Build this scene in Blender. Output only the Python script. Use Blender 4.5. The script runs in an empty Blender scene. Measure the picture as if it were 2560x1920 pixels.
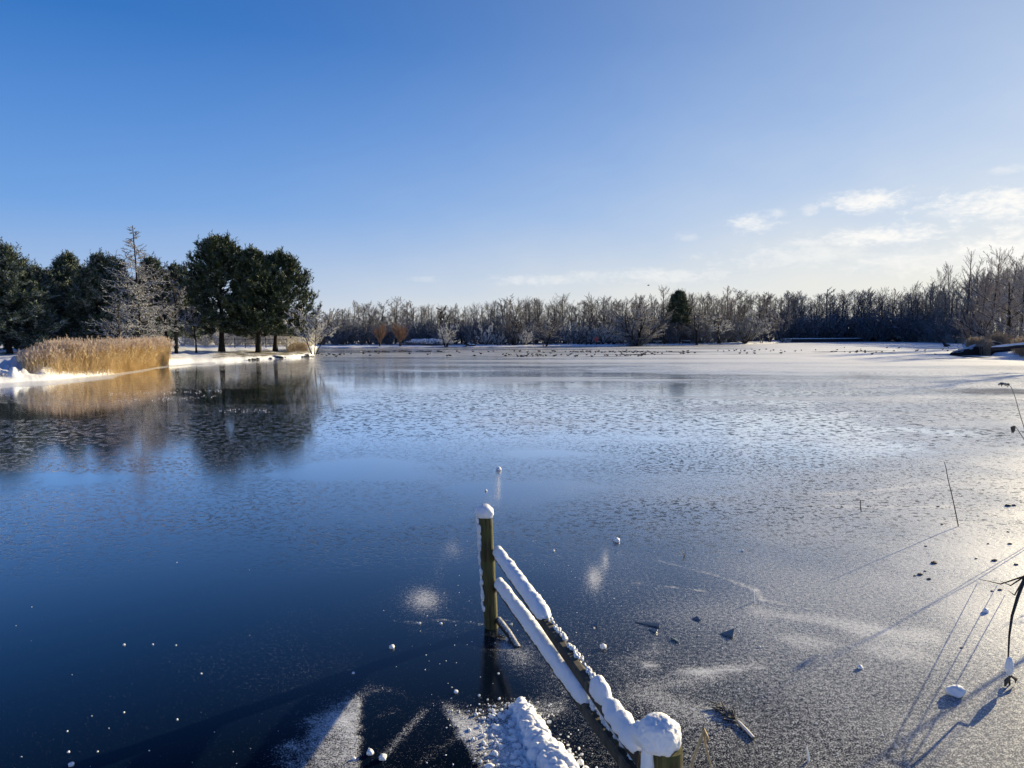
import bpy, bmesh, math, random
import numpy as np
from mathutils import Vector, noise as mnoise

# ------------------------------------------------------------------ camera, sky, sun, exposure
scene = bpy.context.scene
H = 2.1                      # eye height above the ice
KPX = 1850.0                 # focal length in photograph pixels (2560 wide)
PITCH = math.atan((960 - 832) / KPX)
SUN_AZ, SUN_EL = math.radians(48), math.radians(14.3)

cam_d = bpy.data.cameras.new("camera")
cam_d.sensor_width = 36.0
cam_d.lens = 36.0 * KPX / 2560.0
cam_d.clip_start, cam_d.clip_end = 0.05, 12000
cam = bpy.data.objects.new("camera", cam_d)
scene.collection.objects.link(cam)
cam.location = (0, 0, H)
cam.rotation_euler = (math.pi / 2 - PITCH, 0, 0)
scene.camera = cam

scene.view_settings.view_transform = 'Standard'
scene.view_settings.look = 'None'
scene.view_settings.exposure = 0.85
scene.view_settings.gamma = 1.0

sun_d = bpy.data.lights.new("sun", 'SUN')
sun_d.energy = 5.0
sun_d.angle = math.radians(0.5)
sun_d.color = (1.0, 0.84, 0.52)
sun = bpy.data.objects.new("sun", sun_d)
scene.collection.objects.link(sun)
_sd = Vector((math.sin(SUN_AZ) * math.cos(SUN_EL), math.cos(SUN_AZ) * math.cos(SUN_EL), math.sin(SUN_EL)))
sun.rotation_euler = _sd.to_track_quat('Z', 'Y').to_euler()
sun.location = (40, 30, 40)


# ------------------------------------------------------------------ node helper
class NT:
    def __init__(self, tree):
        self.t = tree

    def n(self, typ, ins=None, **props):
        nd = self.t.nodes.new(typ)
        for k, v in props.items():
            setattr(nd, k, v)
        if ins:
            for k, v in ins.items():
                s = nd.inputs[k]
                if isinstance(v, bpy.types.NodeSocket):
                    self.t.links.new(v, s)
                else:
                    s.default_value = v
        return nd

    def m(self, op, a, b=None, c=None, clamp=False):
        nd = self.t.nodes.new('ShaderNodeMath')
        nd.operation = op
        nd.use_clamp = clamp
        for i, v in enumerate((a, b, c)):
            if v is None:
                continue
            if isinstance(v, bpy.types.NodeSocket):
                self.t.links.new(v, nd.inputs[i])
            else:
                nd.inputs[i].default_value = v
        return nd.outputs[0]

    def ss(self, v, lo, hi, a=0.0, b=1.0):
        nd = self.n('ShaderNodeMapRange', interpolation_type='SMOOTHSTEP')
        for k, x in (('Value', v), ('From Min', lo), ('From Max', hi), ('To Min', a), ('To Max', b)):
            if isinstance(x, bpy.types.NodeSocket):
                self.t.links.new(x, nd.inputs[k])
            else:
                nd.inputs[k].default_value = x
        return nd.outputs['Result']

    def mix(self, fac, a, b):
        nd = self.t.nodes.new('ShaderNodeMix')
        nd.data_type = 'RGBA'
        nd.clamp_factor = True
        for i, v in ((0, fac), (6, a), (7, b)):
            if isinstance(v, bpy.types.NodeSocket):
                self.t.links.new(v, nd.inputs[i])
            else:
                if i and len(v) == 3:
                    v = (*v, 1)
                nd.inputs[i].default_value = v
        return nd.outputs[2]

    def noise(self, vec, scale, detail=2.0, rough=0.5, dist=0.0):
        nd = self.n('ShaderNodeTexNoise', {'Scale': scale, 'Detail': detail, 'Roughness': rough, 'Distortion': dist})
        if vec is not None:
            self.t.links.new(vec, nd.inputs['Vector'])
        return nd.outputs['Fac']


def ray(px, py):
    cx, cy = (px - 1280) / KPX, (960 - py) / KPX
    return np.array([cx, math.cos(PITCH) + cy * math.sin(PITCH), -math.sin(PITCH) + cy * math.cos(PITCH)])


def G(px, py, z=0.0):
    d = ray(px, py)
    t = (z - H) / d[2]
    return np.array([d[0] * t, d[1] * t, z])


def P(px, py, Y):
    d = ray(px, py)
    t = Y / d[1]
    return np.array([d[0] * t, Y, H + d[2] * t])


# ------------------------------------------------------------------ world
world = bpy.data.worlds.new("World")
scene.world = world
world.use_nodes = True
wt = world.node_tree
wt.nodes.clear()
W = NT(wt)
sky = W.n('ShaderNodeTexSky', sky_type='NISHITA', sun_disc=False, sun_elevation=SUN_EL,
          sun_rotation=SUN_AZ, air_density=1.0, dust_density=0.6, ozone_density=2.4, altitude=0.0)
wtc = W.n('ShaderNodeTexCoord').outputs['Generated']
wn = W.n('ShaderNodeVectorMath', {0: wtc}, operation='NORMALIZE').outputs[0]
sep = W.n('ShaderNodeSeparateXYZ', {0: wn})
az = W.m('ARCTAN2', sep.outputs[0], sep.outputs[1])
el = W.m('ARCSINE', sep.outputs[2])
aev = W.n('ShaderNodeCombineXYZ', {0: az, 1: W.m('MULTIPLY', el, 2.2), 2: 0.0}).outputs[0]
cn = W.noise(aev, 30.0, 6.0, 0.6, 0.6)
cn2 = W.noise(aev, 95.0, 4.0, 0.6, 0.3)
cn0 = W.noise(aev, 6.0, 4.0, 0.55, 0.3)
cmix = W.m('ADD', W.m('MULTIPLY', cn, 0.62), W.m('MULTIPLY', cn2, 0.38))


def sky_blob(px, py, wpx, hpx, amp, lo=0.42, hi=1.25):
    d = ray(px, py)
    a0 = math.atan2(d[0], d[1]); e0 = math.asin(d[2] / np.linalg.norm(d))
    du = W.m('DIVIDE', W.m('SUBTRACT', az, a0), wpx / KPX)
    dv = W.m('DIVIDE', W.m('SUBTRACT', el, e0), hpx / KPX)
    r2 = W.m('ADD', W.m('MULTIPLY', du, du), W.m('MULTIPLY', dv, dv))
    g = W.m('EXPONENT', W.m('MULTIPLY', r2, -1.0))
    shaped = W.ss(W.m('ADD', g, W.m('MULTIPLY', W.m('SUBTRACT', cmix, 0.5), 2.2)), lo, hi)
    return W.m('MULTIPLY', shaped, amp)


blobs = [(1885, 556, 75, 32, .7), (1948, 532, 44, 14, .42), (2022, 527, 30, 18, .38), (2180, 503, 120, 36, .9),
         (2530, 507, 230, 46, 1.0), (2380, 530, 90, 20, .6), (2200, 590, 210, 32, .9), (2030, 606, 110, 18, .5),
         (2520, 640, 140, 80, 1.0), (2330, 650, 260, 40, .6), (1990, 640, 240, 36, .45), (1660, 690, 220, 26, .45), (1340, 700, 160, 20, .4), (1465, 686, 60, 16, .35), (1570, 684, 70, 14, .28),
         (1720, 592, 40, 14, .25), (2510, 425, 60, 12, .3), (1060, 698, 50, 12, .2)]
cl = None
for b in blobs:
    s = sky_blob(*b)
    cl = s if cl is None else W.m('MAXIMUM', cl, s)
# thin veil of high haze, stronger towards the sun and the horizon
sunv = W.m('MAXIMUM', W.n('ShaderNodeVectorMath', {0: wn, 1: tuple(_sd)}, operation='DOT_PRODUCT').outputs['Value'], 0.0)
elp = W.m('MAXIMUM', el, 0.0)
KS = 6.55                                                    # brings display-linear values to the sky texture's scale
rampn = wt.nodes.new('ShaderNodeValToRGB')
STOPS = [(0.0, (.60, .66, .78)), (.05, (.38, .53, .80)), (.15, (.155, .36, .77)), (.25, (.085, .265, .68)), (.36, (.026, .17, .55)), (.6, (.010, .075, .33)), (1.0, (.006, .04, .20))]
cr_ = rampn.color_ramp
while len(cr_.elements) < len(STOPS):
    cr_.elements.new(.5)
for e_, (p_, c_) in zip(cr_.elements, STOPS):
    e_.position = p_; e_.color = (*c_, 1)
wt.links.new(elp, rampn.inputs[0])
air = W.n('ShaderNodeVectorMath', {0: rampn.outputs[0], 'Scale': KS}, operation='SCALE').outputs[0]
skyc = W.mix(0.92, sky.outputs[0], air)
wide = W.m('MULTIPLY', W.m('POWER', sunv, 4.3), 0.32)
skyc = W.mix(wide, skyc, tuple(KS * c for c in (.80, .95, 1.02)))
# thin low haze, warm towards the sun
low = W.m('EXPONENT', W.m('MULTIPLY', elp, -11.0))
veil = W.m('MULTIPLY', low, W.m('ADD', W.m('MULTIPLY', W.m('POWER', sunv, 2.0), 2.2), 0.02), clamp=True)
veil = W.m('MULTIPLY', veil, W.m('ADD', 0.55, W.m('MULTIPLY', cn0, 0.8)), clamp=True)
skyc = W.mix(veil, skyc, tuple(KS * c for c in (.84, .83, .76)))
crm = W.m('MULTIPLY', W.m('MULTIPLY', W.m('EXPONENT', W.m('MULTIPLY', elp, -4.5)), W.m('POWER', sunv, 7.0)), W.m('ADD', .30, W.m('MULTIPLY', cn0, .55)), clamp=True)
skyc = W.mix(crm, skyc, tuple(KS * c for c in (.92, .93, .90)))
skyc = W.mix(cl, skyc, tuple(KS * c for c in (1.02, 1.0, .96)))
bg = W.n('ShaderNodeBackground', {'Color': skyc, 'Strength': 0.085})
wo = W.n('ShaderNodeOutputWorld', {'Surface': bg.outputs[0]})

# ------------------------------------------------------------------ object helpers
COL = scene.collection


def link(o, parent=None):
    COL.objects.link(o)
    if parent is not None:
        o.parent = parent
    return o


def tag(o, label=None, cat=None, group=None, kind=None):
    if label: o['label'] = label
    if cat: o['category'] = cat
    if group: o['group'] = group
    if kind: o['kind'] = kind
    return o


def empty(name, loc, label, cat, group=None, rz=0.0):
    o = bpy.data.objects.new(name, None)
    o.empty_display_size = 0.2
    o.location = tuple(float(v) for v in loc)
    o.rotation_euler = (0, 0, rz)
    link(o)
    return tag(o, label, cat, group)


def mk_mesh(name, parts, mats, smooth=True):
    """parts: list of (verts Nx3, faces FxK, material index)"""
    vs, loops, starts, totals, mi = [], [], [], [], []
    voff = loff = 0
    for v, f, m in parts:
        v = np.asarray(v, dtype=np.float32).reshape(-1, 3)
        f = np.asarray(f, dtype=np.int64)
        if f.size == 0:
            continue
        k = f.shape[1]
        vs.append(v)
        loops.append((f + voff).ravel())
        starts.append(loff + np.arange(len(f)) * k)
        totals.append(np.full(len(f), k))
        mi.append(np.full(len(f), m))
        voff += len(v)
        loff += f.size
    vs = np.concatenate(vs); loops = np.concatenate(loops)
    starts = np.concatenate(starts); totals = np.concatenate(totals); mi = np.concatenate(mi)
    me = bpy.data.meshes.new(name)
    me.vertices.add(len(vs)); me.vertices.foreach_set('co', vs.ravel())
    me.loops.add(len(loops)); me.loops.foreach_set('vertex_index', loops.astype(np.int32))
    me.polygons.add(len(starts))
    me.polygons.foreach_set('loop_start', starts.astype(np.int32))
    me.polygons.foreach_set('loop_total', totals.astype(np.int32))
    me.polygons.foreach_set('material_index', mi.astype(np.int32))
    me.polygons.foreach_set('use_smooth', np.full(len(starts), smooth, dtype=bool))
    for m in mats:
        me.materials.append(m)
    me.update(calc_edges=True)
    return me


def mk_obj(name, parts, mats, parent=None, smooth=True, loc=None):
    o = bpy.data.objects.new(name, mk_mesh(name, parts, mats, smooth))
    if loc is not None:
        o.location = tuple(float(v) for v in loc)
    return link(o, parent)


def tubes(Pn, R, sides=3, mat=0, cap=False):
    """batch of N polylines (N,K,3) with radii (N,K) -> one mesh part"""
    Pn = np.asarray(Pn, dtype=float); R = np.asarray(R, dtype=float)
    N, K, _ = Pn.shape
    T = np.gradient(Pn, axis=1)
    T /= np.linalg.norm(T, axis=2, keepdims=True) + 1e-9
    mean = T.mean(axis=1)
    ref = np.where(np.abs(mean[:, 2:3]) > 0.85, np.array([[1.0, 0.13, 0]]), np.array([[0.05, 0.02, 1.0]]))
    U = np.cross(T, ref[:, None, :]); U /= np.linalg.norm(U, axis=2, keepdims=True) + 1e-9
    V = np.cross(T, U)
    a = np.arange(sides) * 2 * math.pi / sides
    ring = (Pn[:, :, None, :] + R[:, :, None, None] *
            (np.cos(a)[None, None, :, None] * U[:, :, None, :] + np.sin(a)[None, None, :, None] * V[:, :, None, :]))
    verts = ring.reshape(-1, 3)
    base = (np.arange(N) * K * sides)[:, None, None] + (np.arange(K - 1) * sides)[None, :, None]
    j = np.arange(sides)[None, None, :]
    jn = (np.arange(sides) + 1)[None, None, :] % sides
    f = np.stack([base + j, base + sides + j, base + sides + jn, base + jn], axis=-1).reshape(-1, 4)
    return (verts, f, mat)


def cap_fan(center, ring_pts):
    v = np.vstack([[center], ring_pts])
    n = len(ring_pts)
    f = np.array([[0, 1 + i, 1 + (i + 1) % n] for i in range(n)])
    return v, f


_ico = {}


def ico(sub):
    if sub not in _ico:
        bm = bmesh.new()
        bmesh.ops.create_icosphere(bm, subdivisions=sub, radius=1.0)
        bm.verts.ensure_lookup_table()
        v = np.array([x.co[:] for x in bm.verts])
        f = np.array([[y.index for y in x.verts] for x in bm.faces])
        bm.free()
        _ico[sub] = (v, f)
    return _ico[sub]


def lump(rng, radii, sub=3, amp=0.22, freq=1.6, amp2=0.06, flat=-0.35):
    v, f = ico(sub)
    off = rng.uniform(-50, 50, 3)
    out = np.empty_like(v)
    for i, p in enumerate(v):
        q = Vector(p * freq + off)
        d = 1 + amp * mnoise.noise(q) + amp2 * 1.3 * mnoise.noise(q * 3.3) + amp2 * .9 * mnoise.noise(q * 8.0) + amp2 * .5 * mnoise.noise(q * 17.0)
        out[i] = p * d
    out[:, 2] = np.maximum(out[:, 2], flat)
    return out * np.asarray(radii), f


# vectorised value noise for masks
def vnoise(x, y, seed=0):
    xi = np.floor(x).astype(np.int64); yi = np.floor(y).astype(np.int64)
    fx = x - xi; fy = y - yi
    fx = fx * fx * (3 - 2 * fx); fy = fy * fy * (3 - 2 * fy)

    def h(a, b):
        n = (a * 374761393 + b * 668265263 + seed * 1274126177) & 0xffffffff
        n = ((n ^ (n >> 13)) * 1274126177) & 0xffffffff
        return ((n ^ (n >> 16)) & 0xffff) / 65535.0
    return ((h(xi, yi) * (1 - fx) + h(xi + 1, yi) * fx) * (1 - fy) + (h(xi, yi + 1) * (1 - fx) + h(xi + 1, yi + 1) * fx) * fy)


def fbm(x, y, seed=0, oct=4):
    s = 0; a = 0.5; t = 0
    for i in range(oct):
        s = s + a * vnoise(x * 2 ** i + 17.3 * i, y * 2 ** i + 5.1 * i, seed + i); t += a; a *= 0.5
    return s / t


def sstep(x, lo, hi):
    t = np.clip((x - lo) / (hi - lo), 0, 1)
    return t * t * (3 - 2 * t)


# ------------------------------------------------------------------ materials
def new_mat(name):
    m = bpy.data.materials.new(name)
    m.use_nodes = True
    m.node_tree.nodes.clear()
    return m, NT(m.node_tree)


def finish(T, **ins):
    p = T.n('ShaderNodeBsdfPrincipled', ins)
    T.n('ShaderNodeOutputMaterial', {'Surface': p.outputs[0]})
    return p


def frosted(name, bark, frost, lo, hi, nscale=3.0, nk=0.5, base=0.0, tint=0.25, rough=0.8, bark2=None):
    """wood with snow or rime lying on its upper sides"""
    m, T = new_mat(name)
    geo = T.n('ShaderNodeNewGeometry')
    nz = T.n('ShaderNodeSeparateXYZ', {0: geo.outputs['Normal']}).outputs[2]
    pos = geo.outputs['Position']
    nn = T.noise(pos, nscale, 2.0)
    v = T.m('ADD', nz, T.m('MULTIPLY', T.m('SUBTRACT', nn, 0.5), nk * 2))
    fac = T.m('MAXIMUM', T.ss(v, lo, hi), base)
    bc = T.mix(T.ss(T.noise(pos, 0.35, 2.0), .35, .65), bark, bark2 or tuple(c * (1 - tint) for c in bark))
    col = T.mix(fac, bc, frost)
    finish(T, **{'Base Color': col, 'Roughness': rough, 'Specular IOR Level': 0.2})
    return m


SNOW = (0.82, 0.84, 0.87)
M_trunk = frosted('bark_dark', (0.035, 0.028, 0.022), SNOW, 0.75, 1.1, 4, .4)
M_twig = frosted('twig_frosted', (0.10, 0.078, 0.058), (0.70, 0.69, 0.68), 0.0, 0.85, 1.0, .5, 0.26)
M_twig_brown = frosted('twig_brown', (0.12, 0.075, 0.05), (0.64, 0.62, 0.60), 0.2, 1.0, 1.2, .5, 0.24)
M_twig_white = frosted('twig_rimed', (0.10, 0.09, 0.08), (0.84, 0.84, 0.84), -0.35, 0.5, 2.0, .5, 0.7)
M_twig_orange = frosted('twig_orange', (0.25, 0.13, 0.065), (0.6, 0.52, 0.46), 0.2, 1.0, 2.0, .6, 0.12)
M_twig_blue = frosted('twig_shaded', (0.045, 0.042, 0.045), (0.56, 0.61, 0.68), 0.05, 0.95, 0.7, .5, 0.17)  # darker, bluer twig copy: the wood's shade is put into its colours
M_scrub = frosted('twig_scrub', (0.20, 0.165, 0.12), (0.86, 0.80, 0.68), -.2, .6, 2, .5, .75)
M_twig_wood = frosted('twig_wood', (0.085, 0.068, 0.052), (0.62, 0.61, 0.60), 0.15, 0.92, 0.6, .5, 0.14)
M_larch = frosted('larch_branch', (0.06, 0.045, 0.035), (0.78, 0.80, 0.84), 0.0, 0.7, 3.0, .4, 0.16)


def mat_pine(name, c1, c2, snow_lo=0.62):
    m, T = new_mat(name)
    geo = T.n('ShaderNodeNewGeometry')
    pos = geo.outputs['Position']
    nz = T.m('ABSOLUTE', T.n('ShaderNodeSeparateXYZ', {0: geo.outputs['True Normal']}).outputs[2])
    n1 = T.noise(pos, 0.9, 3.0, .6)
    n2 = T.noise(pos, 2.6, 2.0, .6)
    col = T.mix(T.ss(n1, .35, .65), c1, c2)  # lighter clumps paint sunlit shoots into the needle colour
    v = T.m('ADD', T.m('MULTIPLY', nz, 0.35), T.m('MULTIPLY', n2, 0.75))
    fr = T.m('MULTIPLY', T.ss(v, snow_lo, snow_lo + .14), 0.75)
    col = T.mix(fr, col, (0.45, 0.52, 0.55))
    finish(T, **{'Base Color': col, 'Roughness': 0.6, 'Specular IOR Level': 0.35})
    return m


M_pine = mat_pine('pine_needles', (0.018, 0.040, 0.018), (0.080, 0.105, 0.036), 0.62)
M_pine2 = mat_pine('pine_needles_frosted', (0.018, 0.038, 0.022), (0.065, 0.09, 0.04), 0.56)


def mat_snow(name, col=SNOW, bscale=30.0, bstr=0.25, dist=0.01):
    m, T = new_mat(name)
    pos = T.n('ShaderNodeNewGeometry').outputs['Position']
    n1 = T.noise(pos, bscale, 5.0, .6)
    bump = T.n('ShaderNodeBump', {'Strength': bstr, 'Distance': dist, 'Height': n1})
    finish(T, **{'Base Color': (*col, 1), 'Roughness': 0.55, 'Specular IOR Level': 0.35, 'Normal': bump.outputs[0],
                 'Subsurface Weight': 0.25, 'Subsurface Radius': (0.02, 0.022, 0.025), 'Subsurface Scale': 0.6})
    return m


M_snow = mat_snow('snow', (0.88, 0.89, 0.91), 110, .55, .006)
M_rime = mat_snow('rime', (0.80, 0.82, 0.85), 120, .6, .006)


def mat_wood(name, c1, c2, c3, streak=14.0):
    m, T = new_mat(name)
    tc = T.n('ShaderNodeTexCoord').outputs['Object']
    mp = T.n('ShaderNodeMapping', {'Vector': tc, 'Scale': (streak, streak, 1.1)}).outputs[0]
    n1 = T.noise(mp, 3.0, 6.0, .65)
    n2 = T.noise(tc, 5.0, 3.0, .6)
    col = T.mix(T.ss(n1, .35, .65), c1, c2)
    col = T.mix(T.ss(n2, .48, .7), col, c3)
    bump = T.n('ShaderNodeBump', {'Strength': 0.6, 'Distance': 0.006, 'Height': n1})
    finish(T, **{'Base Color': col, 'Roughness': 0.75, 'Specular IOR Level': 0.3, 'Normal': bump.outputs[0]})
    return m


M_post = mat_wood('post_wood', (0.04, 0.036, 0.014), (0.13, 0.115, 0.045), (0.075, 0.085, 0.028))
M_rail = mat_wood('rail_wood', (0.03, 0.026, 0.02), (0.09, 0.08, 0.06), (0.05, 0.045, 0.035), 6)
M_stick = mat_wood('stick_bark', (0.04, 0.03, 0.025), (0.08, 0.06, 0.05), (0.06, 0.05, 0.05))
M_darkwood = mat_wood('dark_timber', (0.018, 0.016, 0.02), (0.05, 0.045, 0.045), (0.03, 0.028, 0.03), 3)


def mat_plain(name, col, rough=0.6, var=0.3, scale=3.0):
    m, T = new_mat(name)
    pos = T.n('ShaderNodeNewGeometry').outputs['Position']
    c = T.mix(T.noise(pos, scale, 3.0), tuple(x * (1 - var) for x in col), tuple(min(1, x * (1 + var)) for x in col))
    finish(T, **{'Base Color': c, 'Roughness': rough})
    return m


M_bird = mat_plain('plumage_dark', (0.022, 0.022, 0.026), .6, .5, 12)
M_gull = mat_plain('plumage_grey', (0.25, 0.25, 0.27), .6, .3, 12)
M_beak = mat_plain('beak', (0.6, 0.55, 0.5))
M_red = mat_plain('red_plastic', (0.30, 0.03, 0.03), .4, .2)
M_stone = frosted('shore_stone', (0.06, 0.055, 0.05), SNOW, 0.55, .95, 3, .5)
M_leaf = mat_plain('dead_leaf', (0.10, 0.08, 0.06), .8, .4, 60)
M_straw = mat_plain('dry_straw', (0.45, 0.35, 0.2), .7, .3, 30)


def mat_reed(name, lowc, highc, frost, trans=0.35):
    m, T = new_mat(name)
    geo = T.n('ShaderNodeNewGeometry')
    pos = geo.outputs['Position']
    n1 = T.noise(pos, 1.6, 3.0)
    n2 = T.noise(pos, 9.0, 2.0)
    col = T.mix(T.ss(n1, .3, .7), lowc, highc)
    col = T.mix(T.ss(n2, .6, .72), col, frost)
    d = T.n('ShaderNodeBsdfDiffuse', {'Color': col})
    t = T.n('ShaderNodeBsdfTranslucent', {'Color': col})
    mx = T.n('ShaderNodeMixShader', {0: trans, 1: d.outputs[0], 2: t.outputs[0]})
    T.n('ShaderNodeOutputMaterial', {'Surface': mx.outputs[0]})
    return m


M_reed = mat_reed('reed_stem', (0.61, 0.485, 0.29), (0.76, 0.65, 0.46), (0.86, 0.80, 0.70), .5)
M_plume = mat_reed('reed_plume', (0.50, 0.40, 0.34), (0.64, 0.54, 0.47), (0.8, 0.77, 0.77), .45)
M_reed_pale = mat_reed('reed_pale', (0.34, 0.27, 0.20), (0.46, 0.38, 0.28), (0.66, 0.62, 0.6), .35)

M_reed_frost = mat_reed('reed_frosted', (0.56, 0.50, 0.44), (0.66, 0.61, 0.56), (0.8, 0.78, 0.76), .3)

m, T = new_mat('lake_ice'); M_ice = m
tc = T.n('ShaderNodeTexCoord').outputs['Object']
a_snow = T.n('ShaderNodeAttribute', attribute_name='snow').outputs['Fac']
a_frost = T.n('ShaderNodeAttribute', attribute_name='frost').outputs['Fac']
a_flake = T.n('ShaderNodeAttribute', attribute_name='flake').outputs['Fac']
a_far = T.n('ShaderNodeAttribute', attribute_name='far').outputs['Fac']
fa = T.noise(tc, 15.0, 3.5, .6, .9)
fb_ = T.noise(tc, 6.0, 4.0, .62, .8)
fl1 = T.m('ADD', T.m('MULTIPLY', fa, T.m('SUBTRACT', 1.0, a_far)), T.m('MULTIPLY', fb_, a_far))
fl2 = T.noise(tc, 3.2, 3.0, .55, .5)
sp = T.noise(tc, 130.0, 3.0, .7)
sp2 = T.noise(tc, 34.0, 3.0, .65)
spk = T.m('ADD', T.m('MULTIPLY', sp, .72), T.m('MULTIPLY', sp2, .28))
# frost cover: grains of white on dark ice
th = T.m('SUBTRACT', 0.74, T.m('MULTIPLY', a_frost, 0.44))
ff = T.ss(spk, T.m('SUBTRACT', th, 0.08), T.m('ADD', th, 0.12))
ff = T.m('MAXIMUM', ff, T.m('MULTIPLY', T.ss(sp, .66, .73), 0.40))
pores = T.m('MULTIPLY', T.ss(fl1, .53, .61), a_flake)
ff = T.m('MULTIPLY', ff, T.m('SUBTRACT', 1.0, T.m('MULTIPLY', pores, .8)))
cover = T.m('MAXIMUM', ff, a_snow)
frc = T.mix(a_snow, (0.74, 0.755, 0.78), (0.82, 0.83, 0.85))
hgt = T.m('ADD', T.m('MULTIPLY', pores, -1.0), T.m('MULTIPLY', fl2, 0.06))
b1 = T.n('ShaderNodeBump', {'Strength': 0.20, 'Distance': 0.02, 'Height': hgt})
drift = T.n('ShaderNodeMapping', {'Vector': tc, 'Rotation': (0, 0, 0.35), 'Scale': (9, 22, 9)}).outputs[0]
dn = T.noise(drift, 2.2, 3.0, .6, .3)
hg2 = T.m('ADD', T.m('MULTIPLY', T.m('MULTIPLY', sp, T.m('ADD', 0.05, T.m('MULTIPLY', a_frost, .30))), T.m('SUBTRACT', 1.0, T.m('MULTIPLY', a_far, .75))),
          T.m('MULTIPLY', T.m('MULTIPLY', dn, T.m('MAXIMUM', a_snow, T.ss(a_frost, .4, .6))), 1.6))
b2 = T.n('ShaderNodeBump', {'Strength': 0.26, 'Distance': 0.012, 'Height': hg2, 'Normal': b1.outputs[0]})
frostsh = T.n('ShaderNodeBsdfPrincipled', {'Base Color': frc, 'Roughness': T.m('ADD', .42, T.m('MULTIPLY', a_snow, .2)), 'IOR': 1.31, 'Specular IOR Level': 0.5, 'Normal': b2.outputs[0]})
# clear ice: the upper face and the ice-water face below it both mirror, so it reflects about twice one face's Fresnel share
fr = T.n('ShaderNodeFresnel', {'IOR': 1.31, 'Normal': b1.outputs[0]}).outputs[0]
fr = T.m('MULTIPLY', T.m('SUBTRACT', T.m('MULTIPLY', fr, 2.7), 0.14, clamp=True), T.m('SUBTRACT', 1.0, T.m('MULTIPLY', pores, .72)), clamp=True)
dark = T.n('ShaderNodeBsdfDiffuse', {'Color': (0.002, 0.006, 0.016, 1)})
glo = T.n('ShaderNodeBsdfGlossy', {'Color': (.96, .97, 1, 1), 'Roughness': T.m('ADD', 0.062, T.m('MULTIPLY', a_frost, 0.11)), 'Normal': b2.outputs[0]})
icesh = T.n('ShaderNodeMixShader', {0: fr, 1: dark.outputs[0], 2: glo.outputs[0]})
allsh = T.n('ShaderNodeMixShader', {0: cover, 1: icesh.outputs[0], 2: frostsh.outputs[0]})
T.n('ShaderNodeOutputMaterial', {'Surface': allsh.outputs[0]})

# ---- snowy ground
m, T = new_mat('snow_ground'); M_ground = m
tc = T.n('ShaderNodeTexCoord').outputs['Object']
a_bare = T.n('ShaderNodeAttribute', attribute_name='bare').outputs['Fac']
g1 = T.noise(tc, 1.3, 5.0, .65)
g2 = T.noise(tc, 9.0, 4.0, .65)
gm = T.m('ADD', T.m('MULTIPLY', g1, .5), T.m('MULTIPLY', g2, .5))
thb = T.m('SUBTRACT', 0.80, T.m('MULTIPLY', a_bare, 0.40))
bare = T.ss(gm, T.m('SUBTRACT', thb, .05), T.m('ADD', thb, .09))
grass = T.mix(g2, (0.10, 0.08, 0.035), (0.30, 0.24, 0.13))
gc = T.mix(bare, (0.84, 0.85, 0.88), grass)
bp = T.n('ShaderNodeBump', {'Strength': 0.5, 'Distance': 0.12, 'Height': gm})
finish(T, **{'Base Color': gc, 'Roughness': 0.7, 'Specular IOR Level': 0.25, 'Normal': bp.outputs[0]})

# ------------------------------------------------------------------ shoreline, ground sheet, ice sheet
def pol(px, py):
    g = G(px, py)
    return math.degrees(math.atan2(g[0], g[1])), math.hypot(g[0], g[1])


shore = [(-180, 1.6), (-110, 2.5), (-80, 9), (-55, 21)]
shore += [pol(*p) for p in [(-300, 984), (0, 958), (116, 951), (277, 936), (416, 913), (480, 907), (552, 904), (650, 899),
                            (733, 895), (784, 891)]]
shore += [pol(*p) for p in [(790, 869.5), (850, 870.5), (1105, 869), (1317, 868), (1500, 866.5), (1700, 863.5), (1850, 861), (1930, 858.5),
                            (1965, 855.5), (2170, 853.5), (2260, 854), (2310, 855), (2410, 858), (2424, 884), (2440, 887),
                            (2530, 892), (2600, 896), (2700, 905)]]
shore += [(44, 40), (52, 20), (62, 9), (80, 4.5), (110, 2.5), (180, 1.6)]
S_T = np.array([s[0] for s in shore]); S_R = np.array([s[1] for s in shore])


def r_shore(th):
    return np.interp(th, S_T, S_R)


th_f = np.arange(-42, 42.01, 0.14)
th = np.concatenate([np.arange(-180, -42, 3.0), th_f, np.arange(45, 180, 3.0)])
offs = np.array([-0.6, 0.0, 0.12, 0.3, 0.45, 0.6, .8, 1.0, 1.3, 1.6, 2.0, 2.4, 2.9, 3.5, 4.2, 5, 7, 10, 14, 20, 28, 40, 60, 100, 200, 500, 1500, 4000])
prof = np.array([-0.35, -0.03, 0.06, 0.14, .18, 0.22, .26, 0.29, .32, 0.34, .355, 0.37, .385, 0.40, .415, .43, .46, .5, .55, .6, .65, .7, .8, 1, 1, 1, 1, 1])
TH, OF = np.meshgrid(th, offs, indexing='ij')
wig = (fbm(th * 3.1, th * 0 + 3.3, 5, 4) - .5) * 1.0
wig = np.where(np.abs(th) < 42, wig, 0)
RR = r_shore(th)[:, None] * (1 + 0.006 * wig[:, None]) + OF
X = RR * np.sin(np.radians(TH)); Yv = RR * np.cos(np.radians(TH))
far_k = lambda t: np.where((np.asarray(t) > pol(788, 880)[0]) & (np.asarray(t) < 31.3), .55, 1.0)
Z = np.repeat(prof[None, :], len(th), 0) * far_k(th)[:, None]
bump_n = fbm(X * .7, Yv * .7, 11, 4) - .5
Z = Z + np.where(OF > 0.2, bump_n * np.clip(OF / 4, 0.05, 1) * 0.28, 0)
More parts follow.
